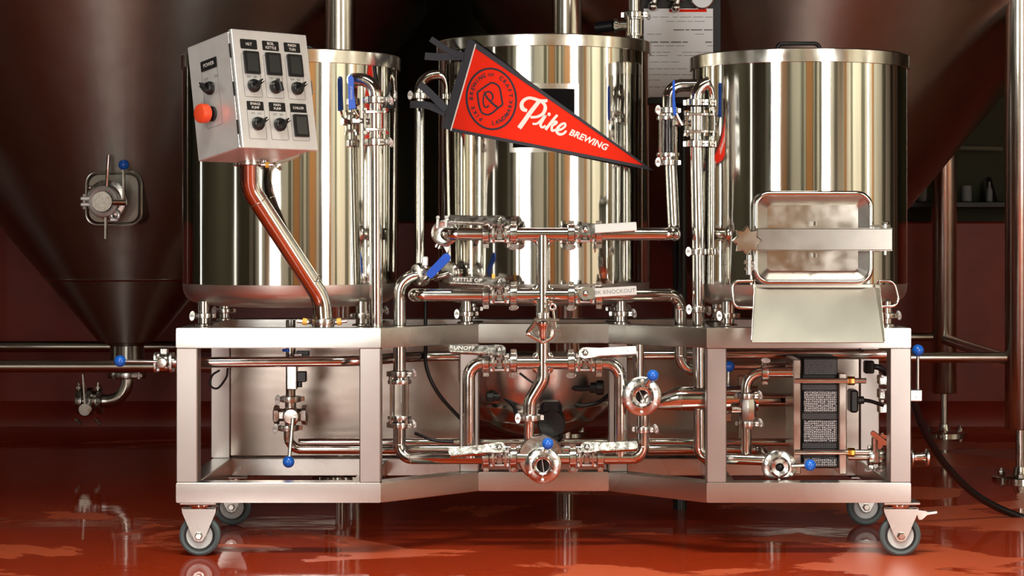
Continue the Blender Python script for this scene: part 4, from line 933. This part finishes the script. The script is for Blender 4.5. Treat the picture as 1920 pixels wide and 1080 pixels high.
# long pipes through the frame
pipe('steel_pipe', 'long horizontal pipe under the top rail through the left bay', [P(322, 680, 0.2), P(676, 677, 0.24), P(780, 668, 0.44), P(876, 667, 0.45)], r=0.0165, bend=0.2, welds=False)
pipe('steel_pipe', 'long horizontal pipe under the top rail right of the manifold', [P(1150, 665, 0.47), P(1690, 664, 0.47)], r=0.0165)
pipe('steel_pipe', 'thin upper pipe along the bottom of the frame', [P(560, 829, 0.46), P(1500, 829, 0.46)], r=0.0125)
pipe('steel_pipe', 'outlet pipe from left drain valve running along the frame bottom', [P(541, 800, 0.35), P(541, 842, 0.35), P(1430, 842, 0.36), P(1450, 870, 0.2)], r=0.0155, bend=0.04)
pipe('steel_pipe', 'lower right bay pipe feeding the drain valve and chiller', [P(1330, 858, 0.15), P(1435, 862, 0.12)], r=0.018)
pipe('steel_pipe', 'upright pipe from behind the rail to the blue-knobbed valve by the reducer', [P(1197, 640, 0.25), P(1197, 715, 0.25)], r=0.0185)
pipe('steel_pipe', 'thin upper pipe in the right bay behind the chiller', [P(1330, 686, 0.52), P(1500, 686, 0.52)], r=0.013)
pipe('steel_pipe', 'middle pipe in the right bay behind the chiller', [P(1330, 750, 0.5), P(1500, 750, 0.5)], r=0.022)

# knob-lever valves
def disc_valve(label, px, py, y, R, bore, open_, k0, kn, hub=True, slash=0.35):
    o = P(px, py, y); t = thing('butterfly_valve', label, 'valve', local=Matrix.Translation(o))
    FM = AX((0, 0, 0), (0, -1, 0), (1, 0, 0))
    build('valve_body', MB().lathe([(bore, 0.0), (bore, 0.03), (R*0.48, 0.034), (R*0.52, 0.031), (R*0.6, 0.026), (R*0.94, 0.023), (R, 0.02), (R, 0.008), (R*0.9, 0.005), (R*0.9, -0.004), (R*0.97, -0.006), (R*0.97, -0.018), (R*0.5, -0.022), (R*0.42, -0.05)], FM, 48), 'cast_steel', t)
    for i in range(6):
        a = 2*PI*i/6+0.5; inst('bolt', 'bolt', bolt_mb, 'white_steel', t, FM @ Matrix.Translation((R*0.8*math.cos(a), R*0.8*math.sin(a), 0.024)))
    build('bore', MB().lathe([(0, 0.002), (bore*1.01, 0.004)], FM, 28), 'black_rubber', t)
    if open_: build('disc', MB().box((0, 0, 0.016), (0.0022, bore*1.9, 0.02), FM @ Matrix.Rotation(-slash, 4, 'Z'), 0.0005), 'white_steel', t); build('seat_ring', MB().torus(FM @ Matrix.Translation((0, 0, 0.029)), bore*1.03, 0.002, 28, 8), 'lid_steel', t)
    else: build('disc', MB().lathe([(bore*0.55, 0.004), (bore*0.5, 0.02), (0, 0.022)], FM, 20), 'motor_black', t)
    a, b_ = P(*k0)-o, P(*kn)-o
    build('lever', MB().cyl(a, b_, 0.0065, 12), 'pipe_steel', t); knob_ball(t, b_, 0.0178)
    build('lever_hub', MB().cyl(a+Vector((0, 0.015, 0)), a-(b_-a).normalized()*0.008, 0.012, 14, 0.002), 'cast_steel', t)
    return t
disc_valve('round-faced butterfly valve with blue knob beside the tapered reducer', 1203, 742, 0.09, 0.0600, 0.0205, True, (1213, 722, 0.06), (1224, 704, 0.045), slash=-0.45)
disc_valve('round-faced butterfly valve with blue knob at the bottom of the manifold', 1018, 871, 0.035, 0.055, 0.0205, True, (1022, 850, 0.02), (1027, 832, -0.02), slash=-0.15)
disc_valve('round-faced drain valve with blue knob in the right bay', 1460, 874, 0.105, 0.0525, 0.013, False, (1485, 873, 0.08), (1519, 872, 0.06))
t = thing('pump', 'steel pump head with black motor behind the lowest manifold valve', 'pump', P(1018, 890, 0.2))
build('volute', MB().lathe([(0.02, -0.002), (0.066, 0.0), (0.070, 0.006), (0.070, 0.03), (0.06, 0.045), (0.05, 0.075)], AX(P(1014, 858, 0.085), (0, 1, 0)), 40), 'cast_steel', t)
build('inlet_neck', MB().tube([P(993, 786, 0.10), P(992, 815, 0.10), P(996, 842, 0.11)], [0.0165, 0.0155, 0.0155], 18), 'pipe_steel', t)
clamp(t, P(993, 783, 0.10), (0, 0, 1), (-1, -0.25, 0), 0.034, 0.016)
b = MB(); b.lathe([(0.04, 0), (0.044, 0.006), (0.044, 0.14), (0.036, 0.15), (0, 0.15)], AX(P(1034, 795, 0.24), (0, 1, 0)), 20); b.box(P(1033, 790, 0.3), (0.07, 0.1, 0.13), None, 0.012); build('motor', b, 'motor_black', t)
# knob valve at left end outside the frame
t = thing('ball_valve', 'steel valve outside the left post, lever ending in a blue knob', 'valve', P(306, 712, 0.2))
o_ = P(308, 679, 0.2)
b = MB(); b.box(o_, (0.04, 0.044, 0.05), None, 0.008); b.cyl(o_-Vector((0.03, 0, 0)), o_+Vector((0.04, 0, 0)), 0.018, 18); b.box(o_+Vector((0, 0.0, 0.034)), (0.024, 0.02, 0.02), None, 0.003); build('valve_body', b, 'cast_steel', t)
for s in (-1, 1): build('body_flange', MB().prism(rrect(0.062, 0.062, 0.014), 0.008, AX(o_+Vector((s*0.024-0.004, 0, 0)), (1, 0, 0), (0, 1, 0)), 0, 0.001), 'cast_steel', t)
build('hub', MB().lathe([(0.017, 0), (0.017, 0.012), (0.014, 0.015), (0, 0.016)], AX(o_+Vector((0, -0.028, 0.0)), (0, -1, 0)), 24), 'lid_steel', t)
build('lever', MB().cyl(o_+Vector((-0.012, -0.036, 0.004)), P(228, 677, 0.16), 0.0045, 10), 'pipe_steel', t); knob_ball(t, P(225, 677, 0.16), 0.0182)
for dz in (-0.022, 0.022): inst('bolt', 'bolt', bolt_mb, 'white_steel', t, AX(o_+Vector((-0.013, -0.028, dz)), (0, -1, 0)))
# right end lever outside the frame
t = thing('ball_valve', 'upright lever with blue knob outside the right post', 'valve', P(1718, 752, 0.1))
b = MB(); b.box(P(1716, 741, 0.10), (0.04, 0.026, 0.036), None, 0.003); b.cyl(P(1660, 741, 0.12), P(1712, 741, 0.12), 0.014, 14); build('valve_body', b, 'leg_steel', t, 'dull grey valve stub')
b = MB(); b.lathe([(0.004, 0), (0.004, 0.002), (0, 0.002)], AX(P(1720, 745, 0.085), (0, -1, 0)), 10); build('set_screw', b, 'cast_steel', t)
build('lever', MB().cyl(P(1721, 732, 0.1), P(1721, 668, 0.1), 0.0052, 12), 'pipe_steel', t); knob_ball(t, P(1721, 657, 0.1), 0.0182)
t = thing('valve_lever', 'blue knob on a rod half hidden behind the right bay post', 'valve', P(1364, 780, 0.3))
build('lever', MB().cyl(P(1364, 780, 0.3), P(1366, 695, 0.3), 0.0055, 12), 'pipe_steel', t); knob_ball(t, P(1367, 687, 0.3), 0.018); build('hub', MB().box(P(1364, 782, 0.3), (0.03, 0.03, 0.03), ch=0.004), 'cast_steel', t)
# drain valve under the left kettle
t = thing('ball_valve', 'drain valve with hanging blue knob lever in the left bay', 'valve', P(543, 800, 0.33))
o_ = P(545, 778, 0.33)
b = MB(); b.lathe([(0.018, -0.05), (0.018, 0.06)], AX(o_, (0, 0, 1)), 20); b.box(o_, (0.05, 0.05, 0.05), None, 0.01); build('valve_body', b, 'cast_steel', t)
for s in (-1, 1): build('side_flange', MB().lathe([(0.02, 0.02), (0.02, 0.034), (0.03, 0.036), (0.032, 0.05), (0.024, 0.054)] , AX(o_, (s, 0, 0)), 6), 'cast_steel', t)
build('hub', MB().lathe([(0.026, 0.02), (0.027, 0.034), (0.022, 0.04), (0, 0.041)], AX(o_+Vector((0.006, 0, -0.002)), (0, -1, 0)), 28), 'lid_steel', t)
clamp(t, P(545, 748, 0.33), (0, 0, 1), (-1, -0.2, 0), 0.034, 0.016); clamp(t, P(541, 802, 0.34), (0, 0, 1), (-1, -0.2, 0), 0.034, 0.016)
build('lever', MB().cyl(P(549, 784, 0.27), P(542, 862, 0.25), 0.006, 12), 'pipe_steel', t); knob_ball(t, P(541, 866, 0.25), 0.0185)
t = thing('level_sensor', 'steel sensor block with black plug above the left drain valve', 'sensor', P(545, 745, 0.33))
build('stem', MB().cyl(P(545, 600, 0.33), P(545, 748, 0.33), 0.0155, 16), 'pipe_steel', t)
build('blue_ring', MB().cyl(P(540, 654, 0.33), P(540, 659, 0.33), 0.0175, 18), 'blue_vinyl', t)
build('block', MB().box(P(548, 708, 0.32), (0.032, 0.034, 0.075), ch=0.003), 'lid_steel', t)
b = MB(); b.box(P(566, 706, 0.33), (0.03, 0.03, 0.034), ch=0.003); b.cyl(P(562, 716, 0.33), P(562, 726, 0.33), 0.008, 10); b.box(P(568, 664, 0.33), (0.04, 0.02, 0.022), ch=0.002); build('plug', b, 'black_plastic', t)
build('white_probe', MB().cyl(P(552, 666, 0.31), P(566, 665, 0.31), 0.004, 10), 'white_steel', t)

# bowl under the middle kettle
t = thing('dished_shroud', 'dished steel bowl hanging under the middle kettle', 'bowl', P(1005, 826, 0.52))
c0 = P(1005, 700, 0.52); zb_ = P(0, 826, 0.52).z
build('bowl', MB().lathe([(0.0, zb_), (0.08, zb_+0.008), (0.15, zb_+0.034), (0.205, zb_+0.075), (0.24, zb_+0.125), (0.258, zb_+0.19), (0.262, zb_+0.27)], Matrix.Translation((c0.x, 0.62, 0)), 72), 'bowl_steel', t)
build('rim_band', MB().lathe([(0.215, zb_+0.066), (0.225, zb_+0.073), (0.25, zb_+0.115), (0.245, zb_+0.125)], Matrix.Translation((c0.x, 0.62, 0)), 72), 'lid_steel', t)

# plate chiller in the right bay
t = thing('plate_chiller', 'plate chiller wrapped in black netting between two steel end plates', 'heat exchanger', P(1537, 892, 0.2))
yc0 = 0.20
for (a, b_, c, d) in ((1487, 1502, 674, 890), (1573, 1588, 700, 890)):
    p0, p1 = P(a, c, 0.12), P(b_, d, 0.12); build('end_plate', MB().box(((p0.x+p1.x)/2, 0.22, (p0.z+p1.z)/2), (p1.x-p0.x, 0.20, p0.z-p1.z), ch=0.003), 'lid_steel', t)
p0, p1 = P(1503, 668, 0.14), P(1572, 880, 0.14); xm = (p0.x+p1.x)/2; wd = p1.x-p0.x
build('plate_pack', MB().box((xm, 0.23, (p0.z+p1.z)/2), (wd-0.002, 0.16, p0.z-p1.z-0.004), ch=0.004), 'black_rubber', t)
for c, d, m in ((672, 704, 'dark_net'), (732, 774, 'pale_net'), (787, 830, 'pale_net'), (858, 876, 'pale_net')):
    a, e = P(0, c, 0.14).z, P(0, d, 0.14).z; build('net_band', MB().box((xm+0.002, 0.228, (a+e)/2), (wd-0.008, 0.172, a-e), ch=0.003), m, t, 'pale plates under black netting' if m == 'pale_net' else None)
for c, d in ((720, 732), (774, 787), (830, 842)):
    a, e = P(0, c, 0.14).z, P(0, d, 0.14).z; build('strap', MB().box((xm, 0.228, (a+e)/2), (wd-0.001, 0.176, a-e), ch=0.002), 'dark_net', t)
for py, nm, m in ((714, 'nut', 'copper_brass'), (848, 'nut', 'brass')):
    build('tie_rod', MB().cyl(P(1490, py, 0.115), P(1633 if py > 800 else 1624, py, 0.115), 0.0085, 14), 'pipe_steel', t)
    build('nut', MB().lathe([(0.0125, 0), (0.0135, 0.002), (0.0135, 0.02), (0.0125, 0.022)], AX(P(1589, py, 0.115), (1, 0, 0)), 6), m, t, 'brass nut')
b = MB(); b.box(P(1599, 751, 0.18), (0.026, 0.07, 0.07), ch=0.006); build('junction_box', b, 'black_plastic', t)
b = MB(); b.cyl(P(1607, 751, 0.16), P(1620, 750, 0.16), 0.012, 14, 0.002); b.tube(smooth([P(1618, 750, 0.16), P(1635, 753, 0.17), P(1655, 760, 0.2)], 5), 0.006, 10); build('cable', b, 'black_rubber', t)
# feed pipe of the chiller
pipe('steel_pipe', 'bent pipe with clamps rising to the left plate of the chiller', [P(1399, 858, 0.15), P(1399, 800, 0.15), P(1399, 698, 0.15), P(1488, 698, 0.15)], r=0.0165, bend=0.05, clamps=[CL(P(1434, 698, 0.15), (1, 0, 0), (0, 0, 1), 0.03)])
t = thing('check_valve', 'hexagonal steel check valve on the chiller feed pipe', 'valve', P(1402, 790, 0.15))
b = MB(); b.lathe([(0.017, -0.06), (0.022, -0.045), (0.022, -0.03), (0.026, -0.022), (0.026, 0.022), (0.022, 0.03), (0.022, 0.05), (0.017, 0.055)], AX(P(1402, 768, 0.15), (0, 0, 1)), 8); b.cyl(P(1372, 768, 0.15), P(1395, 768, 0.15), 0.012, 14); build('valve_body', b, 'cast_steel', t)
clamp(t, P(1400, 742, 0.15), (0, 0, 1), (1, -0.3, 0), 0.029, 0.015); clamp(t, P(1401, 794, 0.15), (0, 0, 1), (1, -0.3, 0), 0.029, 0.015)
# outlet at the right end
t = thing('hose_outlet', 'steel ferrule outlet poking out past the lower right post', 'pipe', P(1700, 875, 0.13))
build('tube', MB().tube([P(1590, 856, 0.13), P(1712, 858, 0.13)], 0.0115, 16), 'pipe_steel', t)
build('ferrule', MB().lathe([(0.0125, 0), (0.026, 0.004), (0.026, 0.008), (0.013, 0.014), (0.013, 0.034), (0.017, 0.046), (0.026, 0.05), (0.026, 0.056), (0.01, 0.056)], AX(P(1706, 857, 0.13), (1, 0, 0)), 28), 'pipe_steel', t)
t = thing('ball_valve', 'clamped steel valve in the lower right corner of the frame', 'valve', P(1640, 880, 0.13))
b = MB(); b.box(P(1640, 856, 0.13), (0.03, 0.04, 0.045), None, 0.006); b.cyl(P(1640, 850, 0.12), P(1640, 820, 0.11), 0.01, 12); build('valve_body', b, 'cast_steel', t)
b = MB(); b.prism(rrect(0.06, 0.016, 0.006), 0.012, AX(P(1648, 822, 0.1), (0.2, 1, 0.1), (0.8, 0, -0.6)), 0, 0.001); b.prism(rrect(0.05, 0.02, 0.006), 0.01, AX(P(1652, 828, 0.11), (0.2, 1, 0.1), (0.4, 0, 0.9)), 0, 0.001); build('lever', b, 'pipe_steel', t)
for px in (1632, 1652): clamp(t, P(px, 857, 0.13), (1, 0, 0), (0, -0.2, -1), 0.028, 0.014)
t = thing('solenoid_block', 'small bolted steel solenoid block beside the right post', 'valve', P(1655, 760, 0.3))
b = MB()
for py in (712, 738, 765): b.box(P(1657, py, 0.3), (0.036, 0.05, 0.03), None, 0.003)
build('block', b, 'cast_steel', t)
for py in (706, 732, 752): inst('bolt', 'bolt', bolt_mb, 'white_steel', t, AX(P(1654, py, 0.272), (0, -1, 0)))
b = MB(); b.box(P(1629, 688, 0.3), (0.03, 0.04, 0.04), ch=0.004); build('plug', b, 'black_plastic', t)
build('cable', MB().tube(smooth([P(1632, 687, 0.3), P(1650, 690, 0.3), P(1672, 708, 0.33)], 6), 0.0095, 12), 'black_rubber', t)

# cables and hose
def cable(label, pts, r, m='black_rubber', gland=None):
    t = thing('cable', label, 'cable', pts[-1]); build('sheath', MB().tube(smooth(pts, 8), r, 12), m, t)
    if gland:
        b = MB(); a, d = gland; b.cyl(a, a+Vector(d)*0.022, r*2.0, 12, 0.002); b.cyl(a+Vector(d)*0.02, a+Vector(d)*0.045, r*2.7, 8, 0.003); build('cable_gland', b, 'black_plastic', t)
    return t
cable('black double cable dropping behind the top rail left of the manifold', [P(798, 560, 0.5), P(798, 640, 0.42), P(800, 690, 0.4), P(822, 738, 0.4), P(866, 788, 0.42)], 0.0062)
cable('thin black cable sagging toward the lowest left valve', [P(778, 812, 0.3), P(812, 825, 0.28), P(850, 829, 0.27)], 0.005)
cable('curled black cable with gland left of the pump', [P(925, 742, 0.42), P(948, 748, 0.4), P(965, 765, 0.38), P(969, 790, 0.36)], 0.0065, gland=(P(938, 744, 0.41), (-1, 0, 0)))
cable('thick black cable plugged into the right middle post', [P(1020, 695, 0.40), P(1048, 716, 0.4), P(1080, 728, 0.4), P(1112, 727, 0.4)], 0.0088, gland=(P(1106, 727, 0.4), (1, 0, 0)))
cable('slack black cable looping below the plugged one', [P(1020, 730, 0.43), P(1050, 750, 0.42), P(1088, 760, 0.42), P(1120, 755, 0.42), P(1142, 740, 0.43)], 0.0062)
cable('short black cable loop hanging in the upper left of left bay', [P(427, 690, 0.5), P(424, 708, 0.5), P(408, 728, 0.5), P(394, 722, 0.5), P(398, 704, 0.5), P(412, 694, 0.5)], 0.0035)
cable('very thin black wire crossing behind the manifold riser', [P(974, 700, 0.36), P(990, 712, 0.36), P(1003, 720, 0.36)], 0.0028)
t = thing('hose', 'thick black hose drooping from the cart onto the red floor', 'hose', P(1905, 968, 0.84))
build('hose_tube', MB().tube(smooth([P(1690, 700, 0.35), P(1712, 752, 0.42), P(1730, 800, 0.5), P(1770, 868, 0.62), P(1830, 928, 0.76), P(1905, 966, 0.86), P(1990, 985, 0.82), P(2080, 985, 0.85)], 10), 0.0125, 16), 'black_rubber', t)

# pipe and clamp on the lid of the middle kettle
t = thing('lid_vent_pipe', 'upright pipe with stacked clamps standing on the middle kettle lid', 'pipe', P(1189, 72, 0.64))
build('tube', MB().tube([P(1189, 78, 0.64), P(1189, -60, 0.64)], 0.0185, 20), 'pipe_steel', t)
b = MB(); b.lathe([(0.02, -0.035), (0.03, -0.034), (0.03, -0.028), (0.024, -0.026), (0.024, 0.018), (0.03, 0.02), (0.03, 0.026), (0.02, 0.027)], AX(P(1189, 48, 0.64), (0, 0, 1)), 24); b.cyl(P(1150, 48, 0.64), P(1180, 48, 0.64), 0.017, 18); b.cyl(P(1152, 48, 0.64), P(1158, 48, 0.64), 0.026, 20); build('valve_body', b, 'cast_steel', t)
for i in range(4):
    a = PI/4+i*PI/2; inst('body_bolt', 'tvb', lambda m: None, 'pipe_steel', t, Matrix.Translation(P(1189, 49, 0.64)+Vector((0.03*math.cos(a), 0.03*math.sin(a), 0))) @ Matrix.Scale(0.85, 4))
clamp(t, P(1189, 28, 0.64), (0, 0, 1), (1, -0.2, 0), 0.034, 0.018)
build('branch', MB().tube([P(1118, 52, 0.66), P(1150, 48, 0.64)], 0.019, 16), 'black_rubber', t)

# log sheet on its board
yb = 1.0
t = thing('sheet_board', 'black wall board with gauge fittings above the log sheet', 'board', P(1278, 195, yb))
p0, p1 = P(1202, -70, yb), P(1352, 195, yb)
build('board', MB().box(((p0.x+p1.x)/2, yb+0.02, (p0.z+p1.z)/2), (p1.x-p0.x, 0.03, p0.z-p1.z), ch=0.002), 'black_board', t)
build('mount_post', MB().cyl(((p0.x+p1.x)/2, yb+0.06, 0.0), ((p0.x+p1.x)/2, yb+0.06, p0.z), 0.025, 16), 'black_board', t)
for px, py in ((1224, 12), (1267, 14)):
    b = MB(); q = P(px, py, yb-0.02); b.ball(q, 0.018, 14); b.cyl(q, q+Vector((0.01, 0, 0.05)), 0.012, 12); b.cyl(q+Vector((-0.02, 0, 0.03)), q+Vector((0.03, 0, 0.03)), 0.009, 10); build('hose_fitting', b, 'cast_steel', t)
g = build('gauge', MB().lathe([(0.042, 0), (0.042, 0.02), (0.038, 0.024), (0.036, 0.02), (0, 0.02)], AX(P(1316, -4, yb-0.0), (0, -1, 0)), 32), 'cast_steel', t); build('gauge_face', MB().lathe([(0.036, 0.0205), (0, 0.021)], AX(P(1316, -4, yb), (0, -1, 0)), 32), 'paper', g)
sh = thing('log_sheet', 'white printed log sheet hanging between the middle and right kettles', 'paper', P(1272, 182, yb))
p0, p1 = P(1207, 16, yb-0.004), P(1337, 182, yb-0.004)
build('paper', MB().box(((p0.x+p1.x)/2, yb-0.002, (p0.z+p1.z)/2), (p1.x-p0.x, 0.002, p0.z-p1.z)), 'paper', sh)
b = MB(); rnd = random.Random(3)
for py in (32, 40, 56, 64, 79, 86, 98, 104, 116, 129, 140, 150, 163):
    x = 1212
    while x < 1330:
        wd = rnd.uniform(6, 26); q = P(x+wd/2, py, yb-0.0036)
        if rnd.random() < 0.72: b.box(q, (S(wd*0.85, yb), 0.0003, S(0.9 if py not in (56, 79) else 2.2, yb)))
        x += wd
build('printed_lines', b, 'dim_grey', sh)['kind'] = 'stuff'
build('printed_heading', MB().box(P(1290, 20, yb-0.0036), (S(70, yb), 0.0003, S(5, yb))), 'red_felt', sh)

# dim shelf clutter at the back right
t = thing('wall_shelf', 'dark wall shelf barely visible behind the right fermenter leg', 'shelf', P(1830, 410, 3.95))
z0 = P(0, 384, 3.95).z
build('board', MB().box((P(1790, 0, 3.95).x, 4.05, z0), (0.9, 0.28, 0.03), ch=0.004), 'black_board', t)
for x in (1720, 1862): build('bracket', MB().prism([(0, 0), (0.2, 0), (0, -0.16)], 0.02, AX((P(x, 0, 4.05).x, 4.19, z0-0.015), (1, 0, 0), (0, -1, 0)) ), 'black_board', t)
build('hanging_rail', MB().cyl(P(1793, 277, 4.1), P(1880, 279, 4.1), 0.012, 10), 'olive_wall', t)
for px, h, r, nm, lb in ((1727, 0.075, 0.028, 'cup', 'dim grey cup on the dark shelf left of the fermenter leg'), (1812, 0.08, 0.026, 'jar', 'dim grey jar on the dark shelf beside the rear leg'), (1855, 0.10, 0.016, 'bottle', 'slim grey bottle on the dark shelf by the right edge')):
    o = P(px, 0, 3.98); b = MB(); b.lathe([(r*0.8, 0), (r, 0.004), (r, h*0.55), (r*(0.45 if nm == 'bottle' else 1.02), h*0.75), (r*(0.4 if nm == 'bottle' else 1.0), h), (0, h)], Matrix.Translation((o.x, 3.98, z0+0.0151)), 20)
    tag(build(nm, b, 'dim_grey'), lb, nm)
